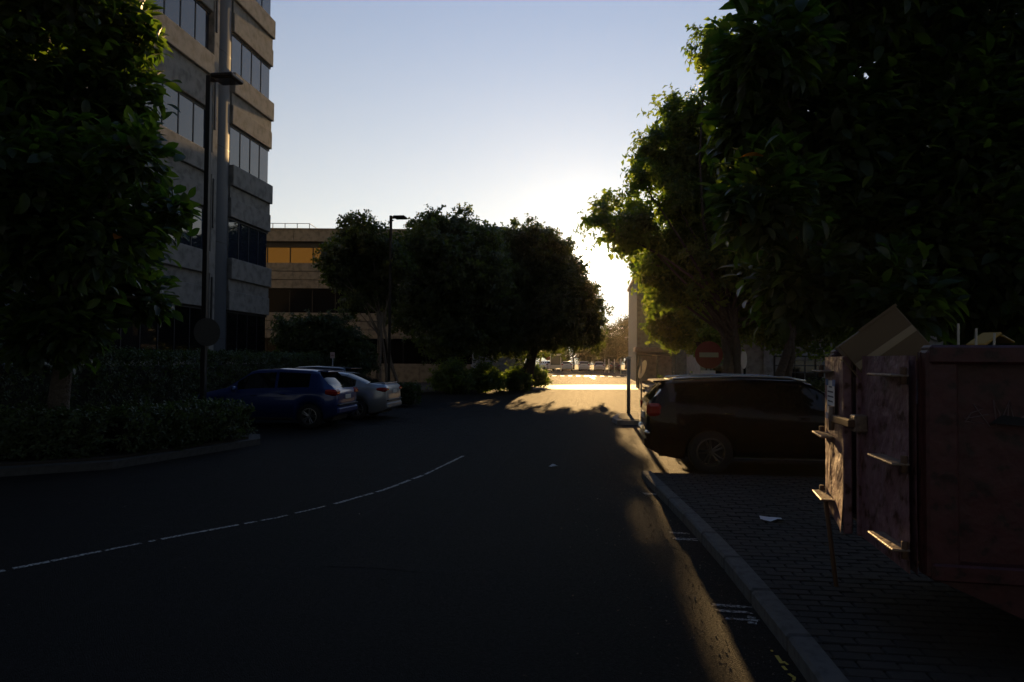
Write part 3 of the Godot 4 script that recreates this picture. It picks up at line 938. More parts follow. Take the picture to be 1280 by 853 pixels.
	t = thing("stop_sign", "small red round sign beside the white notice board", "sign", Vector3(-7.2, 0, -111.9))
	obj("post", bar(Vector3(0, 0, 0), Vector3(0, 2.4, 0), 0.04), M.galv, t)
	obj("plate", disc(0.42, 0.02), M.sign_red, t, Transform3D(Basis(), Vector3(0, 2.15, 0.06)))
	var at := [Vector3(2.53, 0, -103.6), Vector3(3.37, 0, -103.9), Vector3(3.86, 0, -92.8), Vector3(2.0, 0, -107.0)]
	var lb := ["white bollard, second from the left beside the far car park", "white bollard, third from the left beside the far car park", "nearest white bollard beside the far car park", "leftmost white bollard beside the far car park"]
	for k in 4:
		var b := thing("bollard", lb[k], "bollard", at[k], 0.0, "white bollards by the far car park")
		obj("shaft", bar(Vector3(0, 0, 0), Vector3(0, 2.0, 0), 0.06), M.sign_white, b)
		obj("cap", bar(Vector3(0, 2.0, 0), Vector3(0, 2.07, 0), 0.075), M.sign_white, b)

# ---------------------------------------------------------------- the skip in the foreground
func skip_bin() -> void:
	var ry := deg_to_rad(-3.8)
	var t := thing("skip_bin", "dark red steel skip with dented pink end doors and prop rod", "skip bin", Vector3(1.90, 0, -4.2), ry)
	# local: door end along -Z from z = 0 to -1.95 at x = 0; body runs to +X
	var Z1 := -1.95
	var prof := [Vector2(0.0, 0.68), Vector2(0.0, 1.96), Vector2(4.6, 1.96), Vector2(4.6, 0.68), Vector2(3.6, 0.12), Vector2(1.3, 0.12)]
	var wall := func(z0: float, z1: float) -> SurfaceTool:
		var st := sf()
		var pp := PackedVector2Array(prof)
		var ix := Geometry2D.triangulate_polygon(pp)
		for i in range(0, ix.size(), 3):
			var a := pp[ix[i]]; var b := pp[ix[i + 1]]; var c := pp[ix[i + 2]]
			for z in [z0, z1]:
				var va := Vector3(a.x, a.y, z); var vb := Vector3(b.x, b.y, z); var vc := Vector3(c.x, c.y, z)
				var up: bool = ((vb - va).cross(vc - va).z > 0)
				if up == (z == maxf(z0, z1)): tri3(st, va, vb, vc)
				else: tri3(st, va, vc, vb)
		for i in pp.size():
			var a := pp[i]; var b := pp[(i + 1) % pp.size()]
			quad(st, Vector3(a.x, a.y, z1), Vector3(b.x, b.y, z1), Vector3(b.x, b.y, z0), Vector3(a.x, a.y, z0))
		return st
	obj("side_wall", wall.call(-0.07, -0.03), M.bin_side, t)
	obj("side_wall", wall.call(Z1 + 0.03, Z1 + 0.07), M.bin_side, t)
	var fl := sf()
	for e in [[3, 4], [4, 5], [5, 0]]:
		var a: Vector2 = prof[e[0]]
		var b: Vector2 = prof[e[1]]
		quad(fl, Vector3(a.x, a.y + 0.02, -0.07), Vector3(b.x, b.y + 0.02, -0.07), Vector3(b.x, b.y + 0.02, Z1 + 0.07), Vector3(a.x, a.y + 0.02, Z1 + 0.07))
	obj("floor", fl, M.rust, t)
	obj("end_wall", bx(Vector3(4.58, 1.32, Z1 * 0.5), Vector3(0.04, 1.28, -Z1 - 0.14)), M.bin_side, t)
	# corner post, rim, side stiffeners
	obj("corner_post", bx(Vector3(0.09, 1.32, -0.02), Vector3(0.17, 1.30, 0.13), 0.015), M.bin_side, t)
	obj("corner_post", bx(Vector3(0.09, 1.32, Z1 + 0.02), Vector3(0.17, 1.30, 0.13), 0.015), M.bin_side, t)
	obj("top_rim", bx(Vector3(2.32, 1.945, -0.01), Vector3(4.6, 0.11, 0.15), 0.015), M.bin_side, t)
	obj("top_rim", bx(Vector3(2.32, 1.945, Z1 + 0.01), Vector3(4.6, 0.11, 0.15), 0.015), M.bin_side, t)
	for k in 4:
		obj("stiffener", bx(Vector3(0.95 + k * 0.95, 1.36, -0.005), Vector3(0.09, 1.05, 0.07), 0.01), M.bin_side, t)
	obj("bottom_rail", bx(Vector3(2.3, 0.71, 0.0), Vector3(4.55, 0.10, 0.12), 0.012), M.bin_side, t)
	for k in 2:
		obj("skid", bx(Vector3(2.45, 0.06, -0.3 - k * 1.35), Vector3(2.4, 0.11, 0.12), 0.01), M.rust, t)
	# two door leaves hinged at the posts; the far one is bent a little open
	for leaf in 2:
		var hinge := Vector3(-0.03, 0, -0.06) if leaf == 0 else Vector3(-0.03, 0, Z1 + 0.06)
		var ang := 0.0 if leaf == 0 else deg_to_rad(4.8)
		var root := Node3D.new()
		root.name = "door"
		t.add_child(root, true)
		root.position = hinge
		root.rotation.y = -ang
		root.set_meta("label", "dark pink door leaf nearest the corner post" if leaf == 0 else "sunlit bent door leaf with paper notice")
		var sg := -1.0 if leaf == 0 else 1.0
		var wv := 0.90
		var st := sf(true)
		var nn := noise(FastNoiseLite.TYPE_SIMPLEX_SMOOTH, 1.6, 77 + leaf, 3)
		var nx := 26
		var ny := 30
		for side in 2:
			for i in nx:
				for j in ny:
					var q := []
					for cc in [[0, 0], [1, 0], [1, 1], [0, 1]]:
						var u := float(i + cc[0]) / nx
						var v := float(j + cc[1]) / ny
						var dent := nn.get_noise_2d(u * 1.0 + leaf * 9.0, v * 1.2) * 0.026 * sin(PI * clampf(v, 0, 1)) * sin(PI * clampf(u, 0.05, 0.95)) + (0.05 * u * u * u * (1.0 - v) * (1.0 - v) if leaf == 1 else 0.0)
						q.append(Vector3(-0.022 - dent if side == 0 else 0.02 - dent, 0.66 + v * 1.28, sg * u * wv))
					if (sg < 0) == (side == 0): quad(st, q[0], q[3], q[2], q[1])
					else: quad(st, q[0], q[1], q[2], q[3])
		obj("panel", st, M.bin_door, root)
		obj("edge_bar", bx(Vector3(-0.02, 1.3, sg * (wv - 0.01)), Vector3(0.06, 1.28, 0.03), 0.008), M.bin_door, root)
		for y in [1.82, 1.30, 0.80]:
			obj("hinge_strap", bx(Vector3(-0.075, y, sg * 0.20), Vector3(0.10, 0.016, 0.44), 0.005), M.worn, root)
			obj("hinge_pin", bar(Vector3(-0.05, y - 0.05, 0.0), Vector3(-0.05, y + 0.05, 0.0), 0.02), M.rust, root)
	obj("latch_bar", bx(Vector3(-0.16, 1.47, -1.02), Vector3(0.05, 0.06, 0.5), 0.01), M.rust, t)
	obj("latch_plate", bx(Vector3(-0.10, 1.47, -0.83), Vector3(0.09, 0.12, 0.12), 0.01), M.worn, t)
	obj("latch_pin", bar(Vector3(-0.17, 1.38, -1.24), Vector3(-0.17, 1.56, -1.24), 0.022), M.worn, t)
	obj("prop_rod", bar(Vector3(-0.12, 0.78, -1.62), Vector3(-0.06, 0.11, -1.55), 0.018), M.rust, t)
	# scratched tag on the side wall
	var gr := sf()
	var r := RandomNumberGenerator.new()
	r.seed = 12
	for k in 3:
		var pts := []
		var rad := []
		for i in 9:
			pts.append(Vector3(0.30 + k * 0.13 + r.randf_range(-0.07, 0.07), 1.62 + r.randf_range(-0.09, 0.09), -0.028))
			rad.append(0.004)
		tube(gr, pts, rad, 4)
	obj("scratched_tag", gr, mat(Color(0.14, 0.09, 0.09), 0.8), t)
	# what stands in and on it
	var xf := t.transform
	var c := thing("cardboard_box", "large brown cardboard box tipped on edge on top of the skip", "box", xf * Vector3(0.14, 1.94, -1.12), -0.28)
	var q := Transform3D(Basis(Vector3(0, 0, 1), deg_to_rad(38)), Vector3(0, 0.02, 0))
	obj("carton", bx(Vector3(0.03, 0.03, 0), Vector3(0.46, 0.38, 0.5), 0.006, q), M.card, c)
	obj("flap", bx(Vector3(-0.235, -0.02, 0.0), Vector3(0.008, 0.30, 0.46), 0.0, q), M.card, c)
	obj("flap", bx(Vector3(0.12, 0.225, 0.25), Vector3(0.3, 0.02, 0.012), 0.0, q), M.card, c)
	obj("tape", bx(Vector3(0.03, 0.03, 0.2515), Vector3(0.45, 0.05, 0.003), 0.0, q), mat(Color(0.3, 0.22, 0.13), 0.4), c)
	var n := thing("paper_notice", "white paper notice held with blue tape on the skip door", "notice", Vector3.ZERO)
	n.transform = xf * Transform3D(Basis(Vector3(0, 1, 0), -deg_to_rad(4.8)), Vector3(-0.03, 0, Z1 + 0.06)) * Transform3D(Basis(Vector3(0, 1, 0), -PI / 2), Vector3(-0.05, 1.60, 0.43))
	obj("sheet", bx(Vector3.ZERO, Vector3(0.30, 0.30, 0.003)), M.paper, n)
	for k in 6:
		obj("print_line", bx(Vector3(-0.01 * (k % 2), 0.10 - k * 0.038, 0.003), Vector3([0.12, 0.22, 0.24, 0.2, 0.23, 0.14][k], 0.012, 0.001)), M.ink, n)
	for k in 4:
		obj("tape", bx(Vector3(0.145 * (1 if k & 1 else -1), 0.135 * (1 if k & 2 else -1), 0.005), Vector3(0.11, 0.05, 0.002), 0.0, Transform3D()), M.blue_tape, n)
	n = thing("yellow_wrapper", "yellow scrap lying in the loaded skip", "rubbish", xf * Vector3(0.75, 2.0, -0.9), 0.4)
	obj("sheet", bx(Vector3(0, 0.07, 0), Vector3(0.18, 0.02, 0.14), 0.006, Transform3D(Basis(Vector3(0, 0, 1), 0.5), Vector3.ZERO)), mat(Color(0.35, 0.2, 0.02), 0.5), n)
	obj("sheet", bx(Vector3(0.05, 0.09, 0.03), Vector3(0.12, 0.015, 0.12), 0.005, Transform3D(Basis(Vector3(0, 0, 1), -0.4), Vector3.ZERO)), mat(Color(0.30, 0.17, 0.02), 0.5), n)
	n = thing("blue_sack", "dark blue plastic sack at the right of the skip load", "rubbish", xf * Vector3(1.1, 1.9, -0.9), 0.2)
	var sk := SphereMesh.new()
	sk.radius = 0.2; sk.height = 0.3
	obj("sack", sk, mat(Color(0.015, 0.04, 0.12), 0.4), n)
	obj("knot", bar(Vector3(0, 0.12, 0), Vector3(0.03, 0.22, 0), 0.04, 7, 0.06), mat(Color(0.015, 0.04, 0.12), 0.4), n)
	for k in 3:
		n = thing("garden_stake", ["leftmost thin stake poking out of the skip behind the box", "middle thin stake poking out of the skip behind the box", "rightmost thin stake poking out of the skip behind the box"][k], "stake", xf * Vector3(0.40 + k * 0.085, 1.2, -0.5), 0.0, "stakes standing in the skip")
		obj("shaft", bar(Vector3.ZERO, Vector3(0.02 * k, 0.95 - 0.03 * k, 0.0), 0.008, 6), M.galv, n)
	n = thing("rubble_load", "heap of dark builder's waste filling the skip", "rubbish", xf * Vector3(2.4, 1.35, -0.97))
	var hs := sf(true)
	for i in 14:
		for j in 6:
			var q4 := []
			for cc in [[0, 0], [1, 0], [1, 1], [0, 1]]:
				var uu: float = (i + cc[0]) / 14.0 - 0.5
				var vv: float = (j + cc[1]) / 6.0 - 0.5
				q4.append(Vector3(uu * 4.2, 0.30 + 0.22 * noise(0, 1.3, 5, 2).get_noise_2d(uu * 6, vv * 3), vv * 1.75))
			quad(hs, q4[3], q4[2], q4[1], q4[0])
	obj("heap", hs, M.soil, n)

# ---------------------------------------------------------------- ground
func ground() -> void:
	struct("ground", slab([Vector2(-170, 70), Vector2(170, 70), Vector2(170, -260), Vector2(-170, -260)], -0.03, -0.03), M.soil, "bare dark earth around the street")
	struct("road", slab([Vector2(-60, 60), Vector2(40, 60), Vector2(40, -11.3), Vector2(40, -16.5), Vector2(40, -140), Vector2(-60, -140)], 0.0, 0.0), M.asphalt, "dark asphalt road running down to the car park")
	struct("parking_bay", slab([Vector2(-11.8, -15.2), Vector2(-7.1, -15.2), Vector2(-6.2, -22.0), Vector2(-6.2, -25.5), Vector2(-11.8, -25.5)], 0.004, 0.004), M.asphalt_old, "older asphalt of the parking bays on the left")
	struct("speed_table", slab([Vector2(-5.6, -43.0), Vector2(3.0, -44.6), Vector2(3.5, -53.5), Vector2(-5.9, -49.8)], 0.0, 0.010), M.slab, "pale concrete raised crossing over the far road")
	var rp := [[-2.6, -17.5, 3.4, 1.5, 0.05], [-4.6, -12.6, 1.3, 2.2, -0.1], [0.0, -9.4, 0.9, 1.6, 0.02], [-1.9, -6.4, 1.1, 0.8, 0.12], [-0.4, -24.5, 2.6, 2.4, 0.0]]
	for q in rp:
		var pp := []
		var rg := RandomNumberGenerator.new()
		rg.seed = int(q[0] * 100)
		for c in [Vector2(-1, -1), Vector2(0, -1.03), Vector2(1, -1), Vector2(1.02, 0), Vector2(1, 1), Vector2(0.1, 0.97), Vector2(-1, 1), Vector2(-0.98, 0.1)]:
			pp.append(Vector2(q[0], q[1]) + Vector2(c.x * q[2] * 0.5, c.y * q[3] * 0.5).rotated(q[4]) + Vector2(rg.randf_range(-0.04, 0.04), rg.randf_range(-0.04, 0.04)))
		struct("road_patch", slab(pp, 0.003, 0.003), M.asphalt_old, "paler repaired patch in the dark road")
	var cr := sf()
	var rc := RandomNumberGenerator.new()
	rc.seed = 9
	for c in [[Vector2(-6.5, -19.2), Vector2(0.9, -18.4)]]:
		var pts := []
		for k in 40:
			pts.append(c[0].lerp(c[1], k / 39.0) + Vector2(rc.randf_range(-0.05, 0.05), rc.randf_range(-0.05, 0.05)))
		ribbon(cr, pts, 0.014, 0.0045)
	struct("road_crack", cr, mat(Color(0.014, 0.014, 0.014), 0.95, 0.0, 0.1), "thin tarred cracks across the road")
	# give way squares and arrow at the far junction
	for k in 10:
		var x := -4.6 + k * 0.93
		var o := struct("road_marking", slab([Vector2(x, -79.2), Vector2(x + 0.45, -79.2), Vector2(x + 0.45, -81.2), Vector2(x, -81.2)], 0.005, 0.005), M.sign_white, "white give way block across the far road")
	struct("road_marking", slab([Vector2(-0.4, -80.5), Vector2(-0.2, -80.5), Vector2(0.35, -69.0), Vector2(0.15, -69.0)], 0.005, 0.005), M.sign_white, "white lane line before the far junction")
	# worn white arc across the foreground
	var r := RandomNumberGenerator.new()
	r.seed = 4
	var arc := Curve2D.new()
	var ap := [Vector2(-6.6, -3.6), Vector2(-5.16, -5.48), Vector2(-4.79, -6.08), Vector2(-4.4, -6.73), Vector2(-4.06, -7.23), Vector2(-3.7, -7.74), Vector2(-3.3, -8.62), Vector2(-2.97, -9.61), Vector2(-2.71, -10.95), Vector2(-2.48, -13.24)]
	for i in ap.size():
		var tg: Vector2 = (ap[mini(i + 1, ap.size() - 1)] - ap[maxi(i - 1, 0)]) * 0.17
		arc.add_point(ap[i], -tg, tg)
	var st := sf()
	var s := 0.0
	var ln := arc.get_baked_length()
	while s < ln:
		var l := r.randf_range(0.12, 0.5) * lerpf(0.6, 1.8, s / ln)
		var pts := []
		var d := s
		while d <= minf(s + l, ln):
			pts.append(arc.sample_baked(d) + Vector2(r.randf_range(-0.006, 0.006), 0))
			d += 0.07
		if pts.size() > 1: ribbon(st, pts, r.randf_range(0.04, 0.065), 0.005)
		s += l + pow(r.randf(), 3.0) * 0.12
	struct("road_line", st, M.white_paint, "worn thin white line curving across the road")
	# worn paint by the right kerb
	var wp := [[0.72, -9.95, 0.24, 0.12], [0.84, -7.75, 0.22, 0.07], [0.86, -7.5, 0.26, 0.09], [0.93, -5.52, 0.30, 0.05], [0.94, -5.40, 0.30, 0.05], [0.97, -5.24, 0.24, 0.035], [1.13, -5.28, 0.07, 0.16]]
	for w in wp:
		var q := sf()
		for k in 3:
			var x0: float = w[0] + r.randf_range(0.0, 0.03)
			ribbon(q, [Vector2(x0, w[1] + k * w[3] * 0.34), Vector2(x0 + w[2] * r.randf_range(0.8, 1.0), w[1] + k * w[3] * 0.34 + 0.015)], w[3] * 0.26, 0.005)
		struct("road_marking", q, M.white_paint, "worn white paint dab on the road by the kerb")
	var yl := sf()
	s = 0.0
	while s < 2.4:
		var l := r.randf_range(0.02, 0.12)
		var jx := r.randf_range(-0.025, 0.025)
		ribbon(yl, [Vector2(1.20 + jx, -4.7 + s), Vector2(1.20 + jx + r.randf_range(-0.02, 0.02), -4.7 + s + l)], r.randf_range(0.008, 0.03), 0.005)
		s += l * 0.6 + r.randf_range(0.0, 0.09)
	struct("road_line", yl, M.yellow_paint, "flaking yellow line along the right gutter")
	# kerb of separate stones
	var kp := Curve2D.new()
	for p in [Vector2(1.36, 5.0), Vector2(1.29, -3.2), Vector2(1.27, -4.9), Vector2(1.19, -6.7), Vector2(1.06, -8.35), Vector2(0.88, -10.3), Vector2(0.80, -11.25)]:
		kp.add_point(p)
	var kb := Node3D.new()
	kb.name = numbered("kerb")
	add_child(kb, true)
	tag(kb, "grey kerb stones along the right side of the road", "", "", "structure")
	s = 0.0
	while s < kp.get_baked_length() - 0.2:
		var a := kp.sample_baked(s)
		var b := kp.sample_baked(minf(s + 0.88, kp.get_baked_length()))
		var dir := (b - a).normalized()
		var xf := Transform3D(Basis(Vector3(0, 1, 0), atan2(dir.x, dir.y)), Vector3((a.x + b.x) * 0.5, 0.0, (a.y + b.y) * 0.5))
		obj("kerb_stone", bx(Vector3(-0.085, 0.02 + r.randf_range(-0.006, 0.006), 0), Vector3(0.17, 0.2, a.distance_to(b) - 0.012), 0.02), M.kerb, kb, xf)
		s += 0.88
	var fp := struct("footpath", slab([Vector2(1.53, 6), Vector2(1.46, -3.2), Vector2(1.44, -4.9), Vector2(1.36, -6.7), Vector2(1.23, -8.35), Vector2(1.05, -10.3), Vector2(0.98, -11.2), Vector2(14, -11.2), Vector2(14, 6)], -0.02, 0.085), M.sand, "paved footpath under the skip on the right")
	# bricks of the path: the nearest ones singly, the rest together
	var cells := []
	var cut := []
	for j in 74:
		var z := -2.7 - j * 0.115
		var first := true
		for i in 16:
			var x := 1.0 + i * 0.232 + (0.116 if j % 2 else 0.0)
			var edge: float = 1.44
			if z < -4.9: edge = lerpf(1.44, 1.36, (-4.9 - z) / 1.8)
			if z < -6.7: edge = lerpf(1.36, 1.05, (-6.7 - z) / 3.6)
			if x < edge - 0.02 or x > 4.0: continue
			var lead := x - 0.111 - (edge - 0.06)
			if first and lead > 0.03: cut.append([Vector3(x - 0.116 - lead * 0.5, 0.081, z), lead])
			first = false
			cells.append(Vector3(x, 0.083 + r.randf_range(-0.004, 0.004), z))
	cells.sort_custom(func(a, b): return absf(a.x - 1.5) * 2.0 - a.z < absf(b.x - 1.5) * 2.0 - b.z)
	var brick := done(bx(Vector3.ZERO, Vector3(0.222, 0.05, 0.106), 0.008))
	var rest := []
	for k in cells.size():
		var tr := Transform3D(Basis.from_euler(Vector3(r.randf_range(-0.02, 0.02), r.randf_range(-0.015, 0.015), r.randf_range(-0.02, 0.02))), cells[k])
		if k < 300: obj("paver", brick, M.pavers[r.randi() % 4], fp, tr)
		else: rest.append(tr)
	for q in cut: rest.append(Transform3D(Basis().scaled(Vector3(q[1] / 0.222, 1, 1)), q[0]))
	scatter(fp, rest, brick, M.pavers, "paver_field")
	# right side beyond the black car, left planter and its kerb
	struct("forecourt", slab([Vector2(1.9, -16.6), Vector2(30, -16.6), Vector2(30, -60), Vector2(3.9, -60), Vector2(3.4, -44), Vector2(2.2, -30), Vector2(1.75, -24)], -0.02, 0.12), M.kerb, "raised pavement in front of the buildings on the right")
	struct("planter_kerb", slab([Vector2(-16, -7.2), Vector2(-11.5, -8.6), Vector2(-9.3, -9.62), Vector2(-8.0, -10.66), Vector2(-7.4, -13.1), Vector2(-7.18, -14.2), Vector2(-7.6, -15.0), Vector2(-14, -15.0)], -0.02, 0.13), M.dark_kerb, "low kerb round the planted corner on the left")
	struct("planter_bed", slab([Vector2(-16, -7.45), Vector2(-11.6, -8.85), Vector2(-9.42, -9.85), Vector2(-8.18, -10.82), Vector2(-7.6, -13.1), Vector2(-7.4, -14.1), Vector2(-7.75, -14.8), Vector2(-14, -14.8)], 0.0, 0.17), M.soil, "soil of the planted corner on the left")
	struct("verge", slab([Vector2(-13.9, -14.8), Vector2(-11.7, -14.8), Vector2(-11.7, -34), Vector2(-6.4, -37), Vector2(-5.4, -60), Vector2(-24, -60), Vector2(-13.9, -30)], -0.02, 0.13), M.soil, "planted verge in front of the offices")
	# litter
	var spots := [[-0.67, -12.13, 0.10, "white crumpled paper scrap lying mid road", 0.0], [2.02, -8.0, 0.16, "pale paper scrap lying on the footpath beside the skip", 0.10], [-8.0, -15.3, 0.14, "pale scrap of paper by the parking bay edge", 0.004]]
	for q in spots:
		var n := thing("paper_scrap", q[3], "litter", Vector3(q[0], q[4], q[1]), r.randf() * 3.0)
		var pm := sf()
		var pv := []
		for i in 4:
			for j in 4:
				pv.append(Vector3((i - 1.5) * q[2] * 0.5, absf(r.randfn()) * 0.025 + 0.006, (j - 1.5) * q[2] * 0.35))
		for i in 3:
			for j in 3:
				quad(pm, pv[i * 4 + j], pv[i * 4 + j + 1], pv[i * 4 + j + 5], pv[i * 4 + j + 4])
		obj("sheet", pm, M.paper, n)
	var fl := Node3D.new()
	fl.name = "fallen_leaves"
	add_child(fl, true)
	tag(fl, "dry fallen leaves and grit along the gutters", "", "", "stuff")
	var pl := []
	for k in 420:
		var z := -3.0 - r.randf() * 14.0
		var x := (1.15 if z > -6 else lerpf(1.1, 0.8, (-6 - z) / 6.0)) - absf(r.randfn()) * 0.5
		if k % 4 == 0: x = r.randf_range(-7.0, 1.0)
		if k % 9 == 0:
			x = r.randf_range(1.1, 2.6); z = r.randf_range(-14.0, -11.4)
		pl.append(Transform3D(Basis.from_euler(Vector3(-PI / 2 + r.randf_range(-0.12, 0.12), r.randf() * TAU, 0)).scaled(Vector3(1, 1, 0.4) * r.randf_range(0.12, 0.45)), Vector3(x, 0.012, z)))
	var gp := []
	for k in 2600:
		var z := -2.6 - pow(r.randf(), 1.3) * 10.0
		var kx: float = 1.2 if z > -6 else lerpf(1.2, 0.8, (-6 - z) / 5.0)
		var x := kx - 0.02 - absf(r.randfn()) * 0.42
		gp.append(Transform3D(Basis.from_euler(Vector3(r.randf() * TAU, r.randf() * TAU, 0)).scaled(Vector3.ONE * (0.2 + pow(r.randf(), 5.0) * 0.6)), Vector3(x, 0.003, z)))
	scatter(fl, gp, done(bx(Vector3.ZERO, Vector3(0.016, 0.012, 0.013), 0.003)), [mat(Color(0.07, 0.065, 0.06), 0.9), mat(Color(0.12, 0.10, 0.08), 0.9)], "grit")
	scatter(fl, pl, leaf_mesh(0.1, 0.05, 2), [mat(Color(0.12, 0.085, 0.05), 0.9), mat(Color(0.09, 0.06, 0.035), 0.9), mat(Color(0.16, 0.14, 0.11), 0.9)], "leaves")

func hedge(label: String, pts: Array, w: float, h: float, n: int, seed_: int, size: float) -> void:
	var t := thing("hedge", label, "hedge", Vector3.ZERO, 0.0)
	var r := RandomNumberGenerator.new()
	r.seed = seed_
	var pl := []
	var core := sf()
	var cv := Curve3D.new()
	for p in pts: cv.add_point(p)
	var nz := noise(FastNoiseLite.TYPE_SIMPLEX, 0.9, seed_, 2)
	for i in pts.size() - 1:
		var a: Vector3 = pts[i]
		var b: Vector3 = pts[i + 1]
		var dir := (b - a).normalized()
		var xf := Transform3D(Basis(Vector3(0, 1, 0), atan2(dir.x, dir.z)), (a + b) * 0.5)
		box(core, Vector3(0, h * 0.45 + 0.05, 0), Vector3(w * 0.72, h * 0.8, a.distance_to(b) - w * 0.2), xf, 0.08)
	for k in n:
		var d := r.randf() * cv.get_baked_length()
		var p := cv.sample_baked(d)
		var q := cv.sample_baked(minf(d + 0.1, cv.get_baked_length()))
		var dir: Vector3 = (q - p).normalized() if q.distance_to(p) > 0.01 else (pts[-1] - pts[-2]).normalized()
		var sd: Vector3 = dir.cross(Vector3.UP)
		var u := r.randf_range(-1, 1)
		var o := Vector3.ZERO
		var out := Vector3.UP
		var bump := 0.10 * nz.get_noise_3dv(p * 1.5 + Vector3(u, 0, 0))
		if r.randf() < 0.55:
			out = sd * (1 if u > 0 else -1)
			o = out * (w * 0.5 + bump + 0.05 * r.randfn()) + Vector3.UP * (0.05 + pow(r.randf(), 0.8) * h)
		else:
			o = sd * u * w * 0.5 + Vector3.UP * (h + bump + 0.05 * r.randfn())
		var al := (out + Vector3(r.randfn(), r.randfn() + 0.5, r.randfn()) * 0.6).normalized()
		pl.append(Transform3D(frame_of(al, (Vector3.UP + Vector3(r.randfn(), r.randfn(), r.randfn()) * 0.5)).scaled(Vector3.ONE * r.randf_range(0.7, 1.3) * size), p + o))
	obj("branches", core, mat(Color(0.01, 0.012, 0.006), 0.95), t)
	scatter(t, pl, spray_mesh(7, 0.09, 0.045, 0.16, seed_), M.hedge)

# ---------------------------------------------------------------- trees
const T1 := [[-9.23, 8.50, -10.44, 1.29], [-8.77, 8.02, -11.31, 0.90], [-9.91, 7.01, -10.75, 1.54], [-8.66, 6.84, -11.51, 0.83], [-9.43, 5.97, -11.50, 1.33], [-9.38, 4.84, -10.07, 1.31], [-7.46, 5.14, -10.15, 0.65], [-8.53, 4.65, -12.20, 0.77], [-8.44, 4.09, -10.71, 1.16], [-9.61, 4.00, -10.51, 0.82], [-9.34, 3.42, -12.55, 0.92], [-9.18, 2.91, -11.21, 0.72], [-8.52, 2.99, -12.24, 0.46], [-7.48, 4.54, -11.38, 0.32], [-8.35, 7.77, -11.62, 0.42], [-9.7, 2.3, -11.0, 0.7], [-8.9, 2.35, -10.9, 0.6], [-10.7, 4.5, -10.2, 1.3], [-10.9, 3.3, -10.8, 1.0], [-11.2, 6.2, -11.0, 1.6], [-11.0, 8.2, -11.2, 1.5]]
const T2 := [[2.49, 6.30, -9.84, 0.81], [4.02, 7.91, -11.24, 1.53], [6.11, 7.72, -12.10, 1.88], [2.47, 5.69, -10.82, 0.68], [3.74, 5.84, -11.54, 1.43], [5.59, 5.41, -11.59, 1.67], [2.39, 4.11, -9.65, 0.82], [4.41, 4.16, -11.71, 1.44], [5.99, 3.71, -11.47, 1.51], [3.02, 3.15, -10.38, 0.82], [4.10, 2.80, -9.80, 0.71], [6.66, 2.82, -12.29, 0.87], [2.11, 6.26, -10.63, 0.39], [2.28, 5.36, -11.32, 0.44], [7.6, 6.0, -11.8, 1.8], [7.4, 3.6, -11.6, 1.4]]
const E1 := [[2.65, 9.27, -21.17, 0.78], [1.89, 8.05, -20.72, 0.67], [2.91, 7.96, -21.34, 0.99], [2.23, 6.66, -20.02, 0.60], [3.24, 6.30, -21.13, 1.21], [3.81, 4.72, -20.38, 1.40], [2.68, 5.25, -21.42, 0.89], [0.83, 6.37, -21.04, 0.64], [0.21, 5.61, -19.10, 0.42], [1.21, 5.45, -19.31, 0.58], [3.34, 10.76, -19.61, 0.59], [4.67, 3.92, -21.76, 1.49], [5.66, 3.34, -20.61, 1.16], [7.09, 3.62, -21.24, 1.43], [1.34, 7.06, -19.68, 0.27], [1.95, 4.1, -20.5, 0.48], [1.9, 4.75, -20.5, 0.5], [2.5, 3.9, -20.7, 0.5], [5.2, 6.6, -20.8, 1.9], [6.8, 5.6, -21.0, 1.8], [4.6, 8.8, -20.9, 1.6], [3.7, 9.9, -20.2, 0.35]]
const E2 := [[3.0, 5.6, -30.47, 0.65], [3.35, 4.37, -30.29, 0.9], [4.0, 3.67, -30.36, 1.0], [2.9, 3.3, -30.66, 0.4], [3.58, 2.85, -30.78, 0.39], [5.09, 3.02, -31.60, 0.87], [5.83, 4.44, -31.20, 1.42], [2.4, 6.3, -31.23, 0.45], [2.3, 5.9, -30.3, 0.3], [4.28, 5.53, -31.34, 1.44], [7.6, 4.6, -31.0, 1.6], [6.4, 6.4, -31.0, 1.7]]
const TC := [[-5.30, 9.29, -44.78, 1.49], [-3.75, 9.6, -44.13, 1.15], [-2.6, 8.6, -42.97, 1.25], [-1.55, 7.7, -44.95, 0.95], [-4.76, 7.16, -44.83, 2.38], [-2.11, 6.11, -45.02, 2.38], [-0.95, 5.11, -44.37, 0.95], [-0.15, 3.4, -44.85, 0.5], [-2.02, 4.3, -43.28, 2.1], [-4.18, 4.24, -44.63, 2.10], [0.2, 2.85, -44.56, 0.4], [0.15, 5.0, -44.3, 0.62], [0.0, 5.75, -44.6, 0.55], [0.15, 4.2, -44.5, 0.62], [-0.75, 6.6, -44.8, 0.55], [0.2, 3.5, -44.4, 0.58], [-1.0, 3.5, -44.0, 0.95], [-0.8, 4.6, -44.2, 0.8], [-2.9, 3.3, -43.46, 0.8], [-4.99, 3.37, -42.55, 1.51]]
const TB := [[-9.82, 9.62, -41.01, 1.18], [-8.19, 9.80, -41.60, 1.00], [-10.21, 8.26, -38.68, 1.31], [-8.81, 8.12, -41.00, 2.21], [-6.43, 8.77, -40.09, 1.15], [-6.53, 7.00, -39.34, 2.11], [-9.42, 5.62, -39.47, 2.13], [-7.31, 4.79, -41.17, 2.21], [-11.29, 4.78, -41.02, 1.48], [-8.31, 3.23, -38.91, 1.86], [-6.26, 3.31, -40.87, 1.45]]
